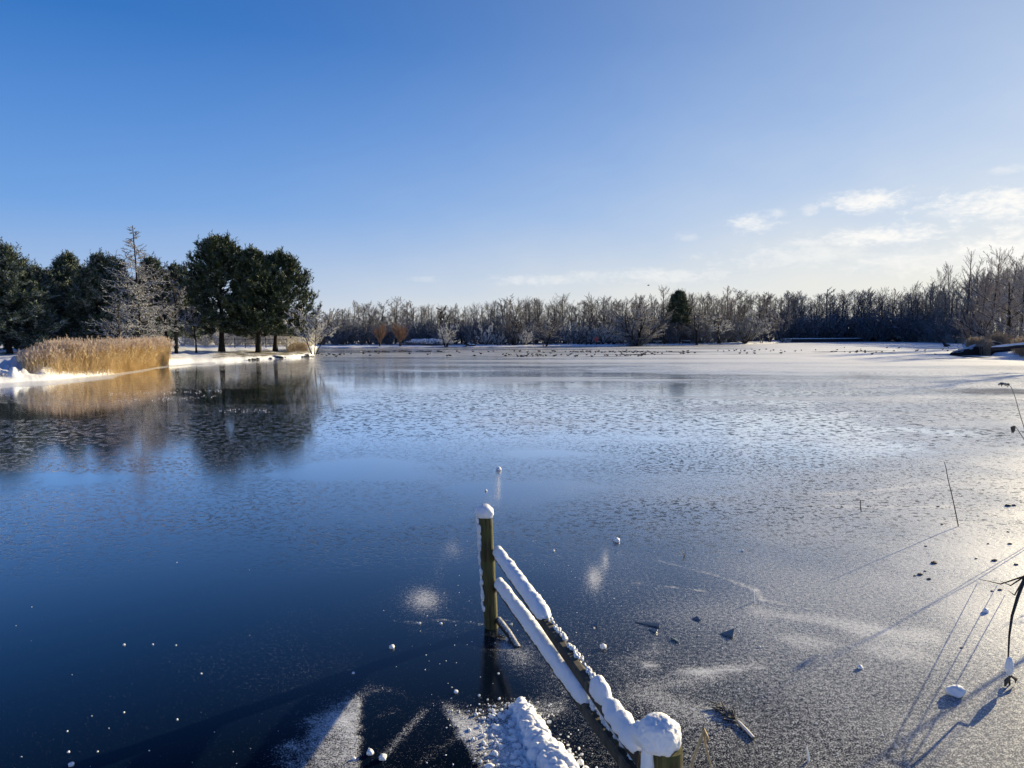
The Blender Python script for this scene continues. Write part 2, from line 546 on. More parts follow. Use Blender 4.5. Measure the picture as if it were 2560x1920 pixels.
# ragged snow-covered tussocks on the left bank beside the reeds
lf = np.exp(-((TH + 34.5) / 2.6) ** 2) * sstep(OF, 0.2, 1.2) * (1 - sstep(OF, 5, 9))
Z = Z + lf * np.maximum(fbm(X * 2.6, Yv * 2.6, 23, 4) - .40, 0) * 1.5
# snow mound behind the far jetty
md = np.exp(-((TH - pol(2105, 853)[0]) / 1.3) ** 2) * np.exp(-((OF - 12) / 8) ** 2)
Z = Z + md * 1.2
ta_, tb_ = pol(1975, 853)[0], pol(2190, 853)[0]
Z = Z + sstep(TH, ta_ - .3, ta_) * (1 - sstep(TH, tb_, tb_ + 1)) * sstep(OF, 2, 8) * 1.55


def ground_z(x, y):
    t = math.degrees(math.atan2(x, y)); r = math.hypot(x, y)
    return float(np.interp(r - r_shore(t), offs, prof) * far_k(t))


nt_, no_ = TH.shape
gv = np.stack([X, Yv, Z], -1).reshape(-1, 3)
ii = np.arange(nt_ - 1)[:, None] * no_ + np.arange(no_ - 1)[None, :]
gf = np.stack([ii, ii + no_, ii + no_ + 1, ii + 1], -1).reshape(-1, 4)[:, ::-1]
# close the ring behind the camera
jj = (nt_ - 1) * no_ + np.arange(no_ - 1); kk = np.arange(no_ - 1)
gf = np.vstack([gf, np.stack([jj, kk, kk + 1, jj + 1], -1)[:, ::-1]])
ground = mk_obj('ground', [(gv, gf, 0)], [M_ground])
tag(ground, kind='structure')
tl, tr = pol(420, 910)[0], pol(786, 891)[0]
bare_a = sstep(TH, tl, tl + 4) * (1 - sstep(TH, tr - .2, tr + .2)) * sstep(OF, 0.2, .9) * (1 - sstep(OF, 9, 16)) * 0.86
bare_a += ((TH > tr + .2) & (TH < 33)) * (1 - sstep(OF, 0.0, 0.5)) * .9
bare_a += (1 - sstep(OF, 0.05, 0.3)) * 0.25
at = ground.data.attributes.new('bare', 'FLOAT', 'POINT')
at.data.foreach_set('value', np.clip(bare_a, 0, 1).astype(np.float32).ravel())

# ice: polar sheet, fine near the eye
tf = np.arange(-44, 44.01, 0.22)
ti = np.concatenate([np.arange(-180, -44, 4.0), tf, np.arange(46, 181, 4.0)])
ri = np.exp(np.arange(math.log(1.2), math.log(330), 0.006))
TI, RI = np.meshgrid(np.radians(ti), ri, indexing='ij')
xi = RI * np.sin(TI); yi = RI * np.cos(TI)
na, nb = xi.shape


def topx(x, y):
    yc = y * math.cos(PITCH) + H * math.sin(PITCH)           # forward distance for a ground point (z - H = -H)
    up = y * math.sin(PITCH) - H * math.cos(PITCH)
    yc = np.where(yc > 0.2, yc, 0.2)
    return 1280 + KPX * x / yc, 960 - KPX * up / yc


PX, PY = topx(xi, yi)
front = yi > 0.5


def near_seg(ax, ay, bx, by, x=None, y=None):
    x = xi if x is None else x; y = yi if y is None else y
    dx, dy = bx - ax, by - ay
    L2 = dx * dx + dy * dy
    t = np.clip(((x - ax) * dx + (y - ay) * dy) / L2, 0, 1)
    return np.hypot(x - ax - t * dx, y - ay - t * dy), t


def in_poly(pts):
    """points given as photo pixels on the ice, tested on world coordinates"""
    w = [G(*p)[:2] for p in pts]
    inside = np.zeros(xi.shape, bool)
    n = len(w)
    for i in range(n):
        (x1, y1), (x2, y2) = w[i], w[(i + 1) % n]
        c = ((y1 > yi) != (y2 > yi))
        with np.errstate(divide='ignore', invalid='ignore'):
            xc = (x2 - x1) * (yi - y1) / (y2 - y1 + 1e-12) + x1
        inside ^= c & (xi < xc)
    return inside


def poly_dist(pts):
    w = [G(*p)[:2] for p in pts]
    d = np.full(xi.shape, 1e9)
    for i in range(len(w)):
        a, b = w[i], w[(i + 1) % len(w)]
        d = np.minimum(d, near_seg(a[0], a[1], b[0], b[1])[0])
    return np.where(in_poly(pts), d, -d)


nb1 = fbm(xi * .35, yi * .35, 31, 4)
nb2 = fbm(xi * 1.3, yi * 1.3, 37, 4)
nb3 = fbm(xi * 4.5, yi * 4.5, 41, 4)
stre = fbm(xi * .06, yi * .35, 43, 4)        # long bands across the view
ux = xi / np.maximum(yi, .5)                  # bearing: -0.7 .. 0.7
R_ = np.hypot(xi, yi)
# general rime: more to the right and with distance
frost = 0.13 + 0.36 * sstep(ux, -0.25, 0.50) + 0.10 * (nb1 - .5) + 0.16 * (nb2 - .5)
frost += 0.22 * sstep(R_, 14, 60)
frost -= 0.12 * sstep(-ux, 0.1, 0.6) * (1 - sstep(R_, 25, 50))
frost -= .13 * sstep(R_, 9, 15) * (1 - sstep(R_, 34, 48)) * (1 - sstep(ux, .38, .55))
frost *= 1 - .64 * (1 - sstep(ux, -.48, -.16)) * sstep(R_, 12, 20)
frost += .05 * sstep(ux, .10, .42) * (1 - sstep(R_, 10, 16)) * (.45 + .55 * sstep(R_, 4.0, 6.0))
frost += .11 * np.exp(-((PX - 620) / 330) ** 2 - ((PY - 1680) / 150) ** 2) * front
frost += (.75 * (fbm(xi * .16, yi * .34, 73, 5) - .42) + .25 * (nb1 - .5)) * sstep(R_, 9, 14) * (1 - sstep(R_, 40, 55)) * sstep(ux, -.40, -.05)
frost += .07 * sstep(R_, 7, 12) * (1 - sstep(R_, 15, 24)) * sstep(ux, -.25, .0)
frost = np.clip(frost, 0.02, .8)
# far band: paler ice with streaks
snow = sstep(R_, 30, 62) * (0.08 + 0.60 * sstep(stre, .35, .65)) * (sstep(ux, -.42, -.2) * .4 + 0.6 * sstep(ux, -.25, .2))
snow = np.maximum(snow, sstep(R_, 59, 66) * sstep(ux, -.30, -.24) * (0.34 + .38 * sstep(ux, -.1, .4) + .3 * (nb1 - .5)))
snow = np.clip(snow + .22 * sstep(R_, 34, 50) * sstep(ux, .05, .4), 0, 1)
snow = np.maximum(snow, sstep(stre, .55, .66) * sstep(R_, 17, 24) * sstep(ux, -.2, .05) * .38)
# dark melt lines in the far ice among the birds
for (x0, y0, x1, y1, w) in [(880, 881.5, 1110, 880, .9), (820, 893.5, 1250, 893.5, .55), (1250, 893, 1310, 892.5, .4), (1420, 893, 1560, 891.5, .8), (1500, 887, 1600, 887, .8),
                            (1585, 886, 2060, 884.5, .7), (2060, 880, 2200, 877, 1.6), (2180, 880, 2400, 888, .9), (1290, 880, 1400, 880, .5),
                            (2220, 898, 2420, 896, .5), (2370, 887, 2450, 894, .9), (2280, 870, 2420, 872, 2.0), (1640, 880.5, 1750, 880, .8)]:
    a, b = G(x0, y0), G(x1, y1)
    d, t = near_seg(a[0], a[1], b[0], b[1])
    d = d + (fbm(xi * .5, yi * .2, int(x0), 3) - .5) * 1.3 * w
    k = 1 - sstep(d, .25 * w, 1.1 * w)
    snow = snow * (1 - k); frost = frost * (1 - k) + .05 * k
k = sstep(R_, 76, 82) * (1 - sstep(r_shore(np.degrees(TI)) - R_, 2, 6) * 0) * (1 - sstep(ux, .28, .36)) * sstep(fbm(xi * .05, yi * .16, 91, 3), .35, .6)
snow = snow * (1 - .7 * k)
# pale shelf along the left bank
sh = r_shore(np.degrees(TI))
lip = sh - R_
shelf = (1 - sstep(lip, 2.0 + 2.4 * nb1, 3.0 + 2.6 * nb1)) * (np.degrees(TI) < tl + 3) * (np.degrees(TI) > -60)
snow = np.maximum(snow, shelf * .55)
edge = (1 - sstep(lip, .3, .9)) * (np.degrees(TI) < tr + .5) * (np.degrees(TI) > -60)
snow = np.maximum(snow, edge * .95)
# crusted snow on the ice at lower right
qd = poly_dist([(1790, 2300), (1850, 1900), (1960, 1740), (2090, 1610), (2130, 1500), (2230, 1380), (2290, 1290), (2420, 1240), (2700, 1190),
                (3600, 1500), (3600, 2300)])
qq = sstep(qd + (nb2 - .5) * 1.3 + (nb3 - .5) * .5, -.35, .75)
frost = np.maximum(frost, qq * .47 + .02)
snow = np.maximum(snow, sstep(qd + (nb2 - .5) * 1.0 + (nb3 - .5) * .35, .1, .9) * (.16 + .22 * (nb2 - .3)))
g = ((PX - 2490) / 260) ** 2 + ((PY - 1420) / 190) ** 2
frost = frost + np.where(front, .24 * np.exp(-g) * (.6 + .8 * nb2), 0)
frost = frost + .07 * sstep(R_, 24, 30) * (1 - sstep(R_, 44, 52)) * (1 - sstep(ux, -.5, -.38))
# pale streaks in the middle right
for (x0, y0, x1, y1, w, k0) in [(1900, 1530, 2320, 1590, .10, .13), (2000, 1600, 2300, 1640, .09, .10), (1640, 1720, 1760, 1690, .12, .12), (1560, 1650, 1640, 1630, .1, .12),
                                (1600, 1740, 1780, 1790, .13, .12), (1700, 1680, 1900, 1670, .06, .2), (1390, 1690, 1500, 1760, .1, .12), (1620, 1660, 1626, 1662, .07, .25)]:
    a, b = G(x0, y0), G(x1, y1)
    d, t = near_seg(a[0], a[1], b[0], b[1])
    frost = frost + k0 * np.exp(-((d + (nb3 - .5) * .25) / w) ** 2)
# sprays of powder thrown over the ice
for (cx, cy, rx, ry, k0) in [(1060, 1500, 52, 38, .42), (1130, 1370, 30, 36, .24), (1100, 1425, 22, 30, .12), (1245, 1212, 9, 50, .4), (1225, 1260, 14, 30, .16), (1512, 1400, 11, 26, .3), (1485, 1445, 22, 34, .36),
                             (1262, 1610, 30, 20, .3), (1300, 1640, 40, 30, .22)]:
    g = ((PX - cx) / rx) ** 2 + ((PY - cy) / ry) ** 2
    frost = frost + np.where(front, k0 * np.exp(-g * (0.7 + .9 * nb3)), 0)
# thick rime at the foot of the jetty, its outline shaped to the sunlit patch between shadows
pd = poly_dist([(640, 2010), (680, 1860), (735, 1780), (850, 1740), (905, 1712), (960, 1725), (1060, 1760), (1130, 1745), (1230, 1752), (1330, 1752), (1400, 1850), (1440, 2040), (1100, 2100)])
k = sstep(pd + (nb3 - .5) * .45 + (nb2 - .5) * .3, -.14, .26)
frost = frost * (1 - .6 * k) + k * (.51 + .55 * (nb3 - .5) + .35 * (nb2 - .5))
dk = poly_dist([(898, 1738), (960, 1728), (1030, 1748), (1062, 1762), (1104, 1756), (1150, 1830), (1215, 1935), (1260, 2040), (905, 2040), (890, 1920), (896, 1830)])  # pane inside the patch with thinner frost
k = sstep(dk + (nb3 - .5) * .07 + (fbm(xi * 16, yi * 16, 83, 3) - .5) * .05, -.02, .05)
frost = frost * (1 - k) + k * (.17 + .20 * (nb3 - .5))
for (x0, y0, x1, y1, w, k0) in [(1062, 1775, 960, 1890, .03, .3), (1150, 1838, 1050, 1905, .03, .16), (990, 1775, 950, 1790, .03, .15)]:
    a, b = G(x0, y0), G(x1, y1)
    d, t = near_seg(a[0], a[1], b[0], b[1])
    frost = frost + k0 * np.exp(-((d + (nb3 - .5) * .05) / w) ** 2)
cl1 = poly_dist([(905, 1712), (880, 1600), (960, 1560), (1180, 1600), (1340, 1740), (1320, 1752), (1100, 1752), (1060, 1762), (960, 1722)])
k = sstep(cl1 + (nb3 - .5) * .3, -.1, .2)
frost = frost * (1 - .75 * k)
# fine seams where the sheet cracked and froze again
for pts_, w, k0 in [([(985, 1552), (1040, 1556), (1110, 1550), (1200, 1560), (1290, 1548)], .010, .22), ([(2060, 1236), (2200, 1226), (2330, 1210), (2480, 1202), (2600, 1204)], .05, .16),
                    ([(0, 1440), (210, 1452), (420, 1446), (640, 1462)], .012, .12), ([(1640, 1400), (1790, 1440), (1890, 1475), (1905, 1500), (2020, 1522)], .02, .14),
                    ([(1560, 1455), (1680, 1468), (1760, 1478)], .008, .2), ([(300, 1190), (620, 1200), (900, 1188), (1100, 1210)], .03, .14), ([(2000, 1262), (2160, 1268), (2370, 1266)], .05, .16)]:
    for q0_, q1_ in zip(pts_[:-1], pts_[1:]):
        a, b = G(*q0_), G(*q1_)
        d, t = near_seg(a[0], a[1], b[0], b[1])
        frost = np.maximum(frost, frost + k0 * np.exp(-((d + (nb3 - .5) * w * 4) / w) ** 2))
frost = np.clip(frost, 0, 1); snow = np.clip(snow, 0, 1)
flake = sstep(fbm(xi * .14, yi * .30, 61, 5), .40, .55) * sstep(R_, 6, 10) * (1 - .8 * sstep(R_, 38, 55))
flake = np.clip(flake + .26 * sstep(R_, 6, 10) * sstep(fbm(xi * .5, yi * .7, 67, 3), .3, .55), 0, 1) * (1 - snow)
flake *= 1 - .75 * (1 - sstep(ux, -.42, -.2)) * sstep(R_, 15, 20)

iv = np.stack([xi, yi, np.zeros_like(xi)], -1).reshape(-1, 3)
i0 = np.arange(na - 1)[:, None] * nb + np.arange(nb - 1)[None, :]
jf = np.stack([i0, i0 + 1, i0 + nb + 1, i0 + nb], -1).reshape(-1, 4)[:, ::-1]
jj = (na - 1) * nb + np.arange(nb - 1); kk = np.arange(nb - 1)
ice = mk_obj('ice', [(iv, jf, 0)], [M_ice])
tag(ice, kind='structure')
if ice.data.polygons[0].normal.z < 0:
    ice.data.flip_normals()
if ground.data.polygons[5].normal.z < 0:
    ground.data.flip_normals()
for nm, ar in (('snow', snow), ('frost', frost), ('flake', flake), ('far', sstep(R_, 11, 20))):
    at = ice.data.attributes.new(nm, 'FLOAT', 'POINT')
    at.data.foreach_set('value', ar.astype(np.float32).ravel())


# ------------------------------------------------------------------ tree growing
def nrm(v):
    return v / (np.linalg.norm(v, axis=-1, keepdims=True) + 1e-9)


def poly(rng, start, d, L, K, trop=0.0, gnarl=0.1):
    pts = [start]
    d = nrm(d)
    st = (L / (K - 1))[:, None]
    for _ in range(K - 1):
        pts.append(pts[-1] + d * st)
        d = nrm(d + rng.normal(0, gnarl, d.shape) + np.array([0, 0, trop]))
    return np.stack(pts, 1)


def spawn(rng, Pp, Rp, Lp, n, t0, t1, a0, a1, ratio, shape, rr, rmin, K, trop, gnarl, flat=0.0):
    N, Kp, _ = Pp.shape
    idx = np.repeat(np.arange(N), n)
    t = t0 + (t1 - t0) * ((np.tile(np.arange(n), N) + rng.uniform(0, 1, N * n)) / n)
    s = t * (Kp - 1)
    i = np.minimum(s.astype(int), Kp - 2)
    f = (s - i)[:, None]
    a = Pp[idx, i]; b = Pp[idx, i + 1]
    start = a * (1 - f) + b * f
    tan = nrm(b - a)
    rnd = rng.normal(0, 1, tan.shape)
    if flat:
        rnd[:, 2] *= (1 - flat)
    perp = nrm(rnd - (rnd * tan).sum(1, keepdims=True) * tan)
    ang = np.radians(rng.uniform(a0, a1, len(t)))[:, None]
    d = np.cos(ang) * tan + np.sin(ang) * perp
    L = Lp[idx] * ratio * shape(t) * rng.uniform(.7, 1.25, len(t))
    r0 = np.maximum((Rp[idx, i] * (1 - f[:, 0]) + Rp[idx, i + 1] * f[:, 0]) * rr, rmin)
    Pn = poly(rng, start, d, L, K, trop, gnarl)
    Rn = np.maximum(r0[:, None] * np.linspace(1, .35, K)[None, :], rmin * .8)
    return Pn, Rn, L


CONE = lambda t: (1 - t) * .88 + .12
DOME = lambda t: np.sqrt(np.clip(1 - (1.02 * t) ** 2, 0.03, 1))
EVEN = lambda t: np.ones_like(t)
MIDD = lambda t: .35 + .65 * np.sin(np.pi * np.clip(t, 0, 1)) 


def grow(rng, stems, levels, ntrunk, tm=0, cm=1):
    """stems: (start, dir, L, r, trop, gnarl). returns (trunk parts, crown parts)"""
    st = np.array([s[0] for s in stems], float); di = np.array([s[1] for s in stems], float)
    L = np.array([s[2] for s in stems], float); r = np.array([s[3] for s in stems], float)
    Pn = poly(rng, st, di, L, 9, stems[0][4], stems[0][5])
    Rn = r[:, None] * np.linspace(1, .18, 9)[None, :] ** .9
    Rn[:, 0] *= 1.25
    tp = [tubes(Pn, Rn, 7, tm)]
    cp = []
    for k, lv in enumerate(levels):
        Pn, Rn, L = spawn(rng, Pn, Rn, L, **lv)
        if k < ntrunk:
            tp.append(tubes(Pn, Rn, 5, tm))
        else:
            cp.append(tubes(Pn, Rn, 3, cm))
    return tp, cp


def lv(n, t0, t1, a0, a1, ratio, shape=EVEN, rr=.5, rmin=.012, K=4, trop=.05, gnarl=.12, flat=0.0):
    return dict(n=n, t0=t0, t1=t1, a0=a0, a1=a1, ratio=ratio, shape=shape, rr=rr, rmin=rmin, K=K, trop=trop, gnarl=gnarl, flat=flat)


def slender(rng, h, w=1.0, rmin=.014):
    stems = [((0, 0, 0), (rng.normal(0, .03), rng.normal(0, .03), 1), h, .011 * h + .02, .05, .03)]
    return grow(rng, stems, [lv(36, .12, .97, 22, 44, .30 * w, lambda t: .3 + .7 * np.sin(np.pi * np.clip(.25 + .75 * t, 0, 1)), .34, rmin * 1.5, 5, .10, .08),
                             lv(8, .15, .95, 22, 48, .42, CONE, .6, rmin, 4, .10, .12),
                             lv(9, .1, .97, 25, 55, .5, CONE, .7, rmin * .62, 3, .08, .15)], 0)


def round_tree(rng, h, spread=1.0, rmin=.010, nst=1, low=.3, lift=.05, ntw=(9, 9, 7)):
    stems = []
    for i in range(nst):
        a = i * 2.4 + rng.uniform(0, 1)
        tilt = 0 if nst == 1 else rng.uniform(.12, .5) * spread
        stems.append(((math.cos(a) * .08 * nst ** .5, math.sin(a) * .08 * nst ** .5, 0), (math.cos(a) * tilt, math.sin(a) * tilt, 1), h * rng.uniform(.8, 1.0), (.016 * h + .02) if nst == 1 else .008 * h + .01, .05, .06))
    return grow(rng, stems, [lv(14, low, .98, 30, 62, .55 * spread, lambda t: .35 + .65 * np.sqrt(np.clip(1 - t, 0, 1)), .55, rmin * 2, 6, lift, .10),
                             lv(ntw[0], .2, .97, 25, 55, .48, CONE, .6, rmin * 1.3, 5, lift, .13),
                             lv(ntw[1], .15, .97, 25, 60, .45, CONE, .65, rmin, 4, lift, .15),
                             lv(ntw[2], .1, .95, 30, 60, .5, CONE, .8, rmin * .8, 3, 0.02, .15)], 1)


def shrub(rng, h, spread=1.0, rmin=.011, nst=9, twigs=(8, 8, 6)):
    stems = []
    for i in range(nst):
        a = i * 2.4 + rng.uniform(0, .8)
        tilt = (.15 + .85 * ((i + .5) / nst)) * spread
        stems.append(((math.cos(a) * .12, math.sin(a) * .12, 0), (math.cos(a) * tilt, math.sin(a) * tilt, 1), h * rng.uniform(.75, 1.05), .011 * h + .008, .05, .08))
    return grow(rng, stems, [lv(twigs[0], .05, .97, 20, 55, .42, lambda t: .45 + .55 * (1 - t), .6, rmin * 1.4, 5, .06, .12),
                             lv(twigs[1], .15, .97, 25, 60, .45, CONE, .65, rmin, 4, .05, .15),
                             lv(twigs[2], .1, .95, 30, 60, .5, CONE, .8, rmin * .8, 3, .03, .15)], 0)


def pollard(rng, h, w):
    stems = [((0, 0, 0), (0.03, 0, 1), h * .2, .10, .03, .02)]
    tp, cp = grow(rng, stems, [], 0)
    n = 85
    a = rng.uniform(0, 6.283, n); q = np.sqrt(rng.uniform(0, 1, n)) * w / h * 1.15
    d = np.stack([np.cos(a) * q, np.sin(a) * q, np.ones(n)], 1) + rng.normal(0, .09, (n, 3))
    st = np.tile([[0, 0, h * .17]], (n, 1)) + rng.normal(0, .05, (n, 3))
    L = h * .78 * rng.uniform(.45, 1.12, n) * (1 - .25 * q / q.max())
    Pn = poly(rng, st, d, L, 6, .05, .05)
    Rn = np.linspace(.026, .012, 6)[None, :].repeat(n, 0)
    cp.append(tubes(Pn, Rn, 3, 1))
    P2, R2, L2 = spawn(rng, Pn, Rn, L, **lv(8, .2, .97, 15, 45, .26, CONE, .7, .010, 3, .06, .12))
    cp.append(tubes(P2, R2, 3, 1))
    return tp, cp


def pine(rng, h, w, bole, nsh=1.0, lean=(0, 0), top_pow=.55, trunk_r=None, M=18):
    """w = crown half width; bole = height of the lowest branches. Shoots are bottle-brush tufts of needles."""
    r = trunk_r or .022 * h
    stem = poly(rng, np.array([[0, 0, 0.]]), np.array([[lean[0], lean[1], 1.]]), np.array([h * .97]), 12, .02, .025)
    R = r * np.linspace(1, .12, 12)[None, :]
    R[0, 0] *= 1.35
    trunk = [tubes(stem, R, 9, 0)]
    nb_ = int(84 * nsh)
    zz = (np.arange(nb_) + rng.uniform(0, 1, nb_)) / nb_
    t = bole / h + (0.985 - bole / h) * zz
    s = t * 11; i = np.minimum(s.astype(int), 10); f = (s - i)[:, None]
    st = stem[0, i] * (1 - f) + stem[0, i + 1] * f
    a = np.arange(nb_) * 2.4 + rng.uniform(-.4, .4, nb_)
    prof_ = np.clip(1 - zz ** 2.1, 0.0, 1) ** top_pow * np.clip(.88 + zz * 1.2, 0, 1)
    L = np.maximum(w * prof_ * rng.uniform(.72, 1.12, nb_), .45)
    up = -.12 + .95 * zz ** 1.4
    d = np.stack([np.cos(a), np.sin(a), up], 1)
    B = poly(rng, st, d, L, 6, .06, .07)
    RB = np.maximum(.045 * (L / w)[:, None] * np.linspace(1, .25, 6)[None, :], .012)
    branches = [tubes(B, RB, 4, 0)]
    B2, RB2, L2 = spawn(rng, B, RB, L, n=7, t0=.3, t1=.98, a0=28, a1=62, ratio=.36, shape=lambda q: .45 + .55 * (1 - q), rr=.6, rmin=.01, K=4, trop=.07, gnarl=.1, flat=.5)
    branches.append(tubes(B2, RB2, 3, 0))
    # shoots
    sp_, sd_ = [], []
    for BB, cnt, lo in ((B, 7, .25), (B2, 6, .2)):
        n0 = len(BB)
        idx = np.repeat(np.arange(n0), cnt)
        tt = lo + (1 - lo) * (np.tile(np.arange(cnt), n0) + rng.uniform(0, 1, n0 * cnt)) / cnt
        ss_ = np.minimum(tt, .999) * (BB.shape[1] - 1); k = ss_.astype(int); ff_ = (ss_ - k)[:, None]
        sp_.append(BB[idx, k] * (1 - ff_) + BB[idx, k + 1] * ff_)
        tn = nrm(BB[idx, k + 1] - BB[idx, k])
        sd_.append(nrm(tn + rng.normal(0, .4, tn.shape) + np.array([0, 0, .95])))
    sp_ = np.concatenate(sp_); sd_ = np.concatenate(sd_)
    # upright candles at the branch ends and round the top
    hi = B[:, -1][zz > .35]; lead = np.concatenate([hi, hi + rng.normal(0, .22, hi.shape), B[:, 4][zz > .6], stem[:, -1] + rng.normal(0, .12, (5, 3))])
    ld = nrm(np.stack([rng.normal(0, .22, len(lead)), rng.normal(0, .22, len(lead)), np.ones(len(lead))], 1))
    ncand = len(lead)
    sp_ = np.concatenate([sp_, lead]); sd_ = np.concatenate([sd_, ld])
    n = len(sp_)
    sl = rng.uniform(.30, .75, n)
    sl[-ncand:] = rng.uniform(.6, 1.15, ncand)
    # needle blades along each shoot
    u = (np.tile(np.arange(M), n) + rng.uniform(0, 1, n * M)) / M
    ax = np.repeat(sd_, M, 0); bs = np.repeat(sp_, M, 0) + ax * (u * np.repeat(sl, M))[:, None]
    rnd = rng.normal(0, 1, ax.shape)
    pr = nrm(rnd - (rnd * ax).sum(1, keepdims=True) * ax)
    nd = nrm(ax * .85 + pr * .70)
    nl = rng.uniform(.13, .22, n * M)[:, None]
    side = nrm(np.cross(nd, rng.normal(0, 1, ax.shape))) * .022
    v = np.stack([bs - side, bs + side, bs + nd * nl + side * .5, bs + nd * nl - side * .5], 1).reshape(-1, 3)
    fc = np.arange(n * M * 4).reshape(-1, 4)
    return trunk, branches, [(v, fc, 0)]


def fit(gen, h, w=None):
    """scale a grown tree so that it stands h tall and its crown reaches w to each side"""
    allv = np.concatenate([p[0] for p in gen[0] + gen[1]])
    sz = h / np.quantile(allv[:, 2], .9995)
    sx = sz if w is None else w / np.quantile(np.abs(allv[:, 0] - allv[0, 0]), .985)
    S = np.array([sx, sx, sz])
    return tuple([(v * S, f, m) for v, f, m in g] for g in gen)


def build_tree(name, gen, loc, label, cat, mats, group=None, rz=0.0, kids=('trunk', 'crown'), scale=1.0):
    root = empty(name, loc, label, cat, group, rz)
    root.scale = (scale, scale, scale)
    tp, cp = gen
    mk_obj(kids[0], [(v, f, 0) for v, f, m in tp], [mats[0]], root)
    if cp:
        mk_obj(kids[1], [(v, f, 0) for v, f, m in cp], [mats[1]], root)
    return root


def base_at(px, py, lift=True):
    """ground point seen at a pixel, on the bank surface"""
    g = G(px, py)
    for _ in range(6):
        z = ground_z(g[0], g[1])
        g = G(px, py, z)
    return g


def at_depth(px, Y):
    d = ray(px, 832)
    x = d[0] / d[1] * Y
    return np.array([x, Y, ground_z(x, Y)])


def height_for(loc, py_top):
    d = ray(1280, py_top)
    return H + d[2] / d[1] * loc[1] - loc[2]


# ------------------------------------------------------------------ left bank: pines
def put_pine(px, Y, top, w, bole, label, group, seed, mat=M_pine2, lean=(0, 0), nsh=1.0, base=None, tr=None, top_pow=.55):
    rng = np.random.default_rng(seed)
    loc = at_depth(px, Y) if base is None else base
    h = height_for(loc, top)
    t, b, c = pine(rng, h, w, bole, nsh, lean, top_pow, tr)
    sz = h / np.quantile(c[0][0][:, 2], .9995)
    sx = w / np.quantile(np.abs(c[0][0][:, 0] - np.median(c[0][0][:, 0])), .975)
    t, b, c = [[(v * [sx if q else 1, sx if q else 1, sz], f, m) for v, f, m in g] for q, g in enumerate((t, b, c))]
    root = empty('pine_tree', loc, label, 'tree', group)
    tk = mk_obj('trunk', t, [M_trunk], root)
    mk_obj('branches', b, [M_trunk], root)
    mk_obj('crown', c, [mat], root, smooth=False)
    return root


b1 = at_depth(553, 63)
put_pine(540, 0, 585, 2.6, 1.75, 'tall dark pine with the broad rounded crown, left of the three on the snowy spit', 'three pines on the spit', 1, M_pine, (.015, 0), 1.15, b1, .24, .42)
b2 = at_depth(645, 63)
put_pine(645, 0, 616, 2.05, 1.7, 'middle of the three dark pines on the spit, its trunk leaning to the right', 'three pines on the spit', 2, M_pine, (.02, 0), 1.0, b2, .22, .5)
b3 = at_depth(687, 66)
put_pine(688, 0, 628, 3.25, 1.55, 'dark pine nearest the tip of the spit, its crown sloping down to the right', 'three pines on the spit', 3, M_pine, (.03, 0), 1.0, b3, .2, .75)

pines = [(22, 52, 604, 2.5, .6, 'big dark pine at the left edge of the picture, fingers of new shoots on top'),
         (100, 56, 662, 1.6, .7, 'lower dark pine filling the gap right of the left-edge pine'),
         (168, 60, 630, 2.3, .9, 'frosted pine with a wide flat top in the left wood'),
         (240, 57, 632, 2.0, .7, 'pointed dark pine standing left of the frosted larch'),
         (302, 66, 640, 2.0, .9, 'pine half hidden behind the left side of the larch'),
         (385, 68, 640, 2.0, .9, 'pine rising behind the right side of the larch'),
         (440, 70, 658, 2.6, 1.2, 'small pine left of the tall pine on the spit'),
         (-60, 54, 612, 3.2, .8, 'dark pine cut by the left border behind the edge pine'),
         (62, 66, 672, 2.8, .5, 'deep shaded pine in the second row, behind the left-edge pine'),
         (135, 67, 676, 2.6, .5, 'deep shaded pine in the second row, between edge pine and flat-topped pine'),
         (210, 69, 676, 2.8, .5, 'deep shaded pine in the second row, behind the pointed pine')]
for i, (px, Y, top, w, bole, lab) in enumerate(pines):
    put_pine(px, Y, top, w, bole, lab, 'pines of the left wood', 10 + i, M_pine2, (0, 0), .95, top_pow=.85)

# larch with snow-laden drooping branches
rng = np.random.default_rng(77)
loc = at_depth(352, 51)
hL = height_for(loc, 566)
stem = [((0, 0, 0), (-.01, 0, 1), hL, .095, .04, .02)]
lt, lc = grow(rng, stem, [lv(140, .13, .985, 60, 98, .42, lambda t: np.clip((1 - t) ** 1.1 * .95 + .07, .05, .70), .24, .014, 8, .03, .13),
                          lv(12, .12, .97, 35, 70, .30, CONE, .6, .012, 5, -.06, .12, .5),
                          lv(9, .1, .95, 30, 70, .36, CONE, .8, .010, 3, -.08, .15)], 0)
build_tree('larch_tree', fit((lt, lc), hL, 2.5), loc, 'bare conical larch with white frosted drooping branches and a thin dark spire', 'tree', (M_trunk, M_larch))
# bare trees between larch and the spit pines
for (px, Y, top, sp_, seed, lab, mt) in [(437, 57, 672, .85, 5, 'bare frosted tree with a leaning stem right of the reed bed', M_larch),
                                         (415, 62, 655, .8, 6, 'russet-tinged bare tree between the larch and the spit pines', M_twig_brown),
                                         (487, 60, 760, .9, 7, 'small bare tree with a thin crooked stem left of the tall spit pine', M_twig),
                                         (300, 48, 745, .9, 9, 'low frosted tree leaning out behind the reed plumes', M_larch)]:
    loc = at_depth(px, Y)
    build_tree('bare_tree', fit(round_tree(np.random.default_rng(seed), height_for(loc, top), sp_, .011, 1, .25, .03), height_for(loc, top)), loc, lab, 'tree', (M_trunk, mt))
loc = base_at(785, 886)
build_tree('bare_tree', fit(round_tree(np.random.default_rng(8), height_for(loc, 765), 1.0, .011, 3, .2, .03), height_for(loc, 762), 2.0), loc, 'bare several-stemmed tree with pale pinkish twigs at the tip of the spit', 'tree', (M_trunk, M_twig_white))
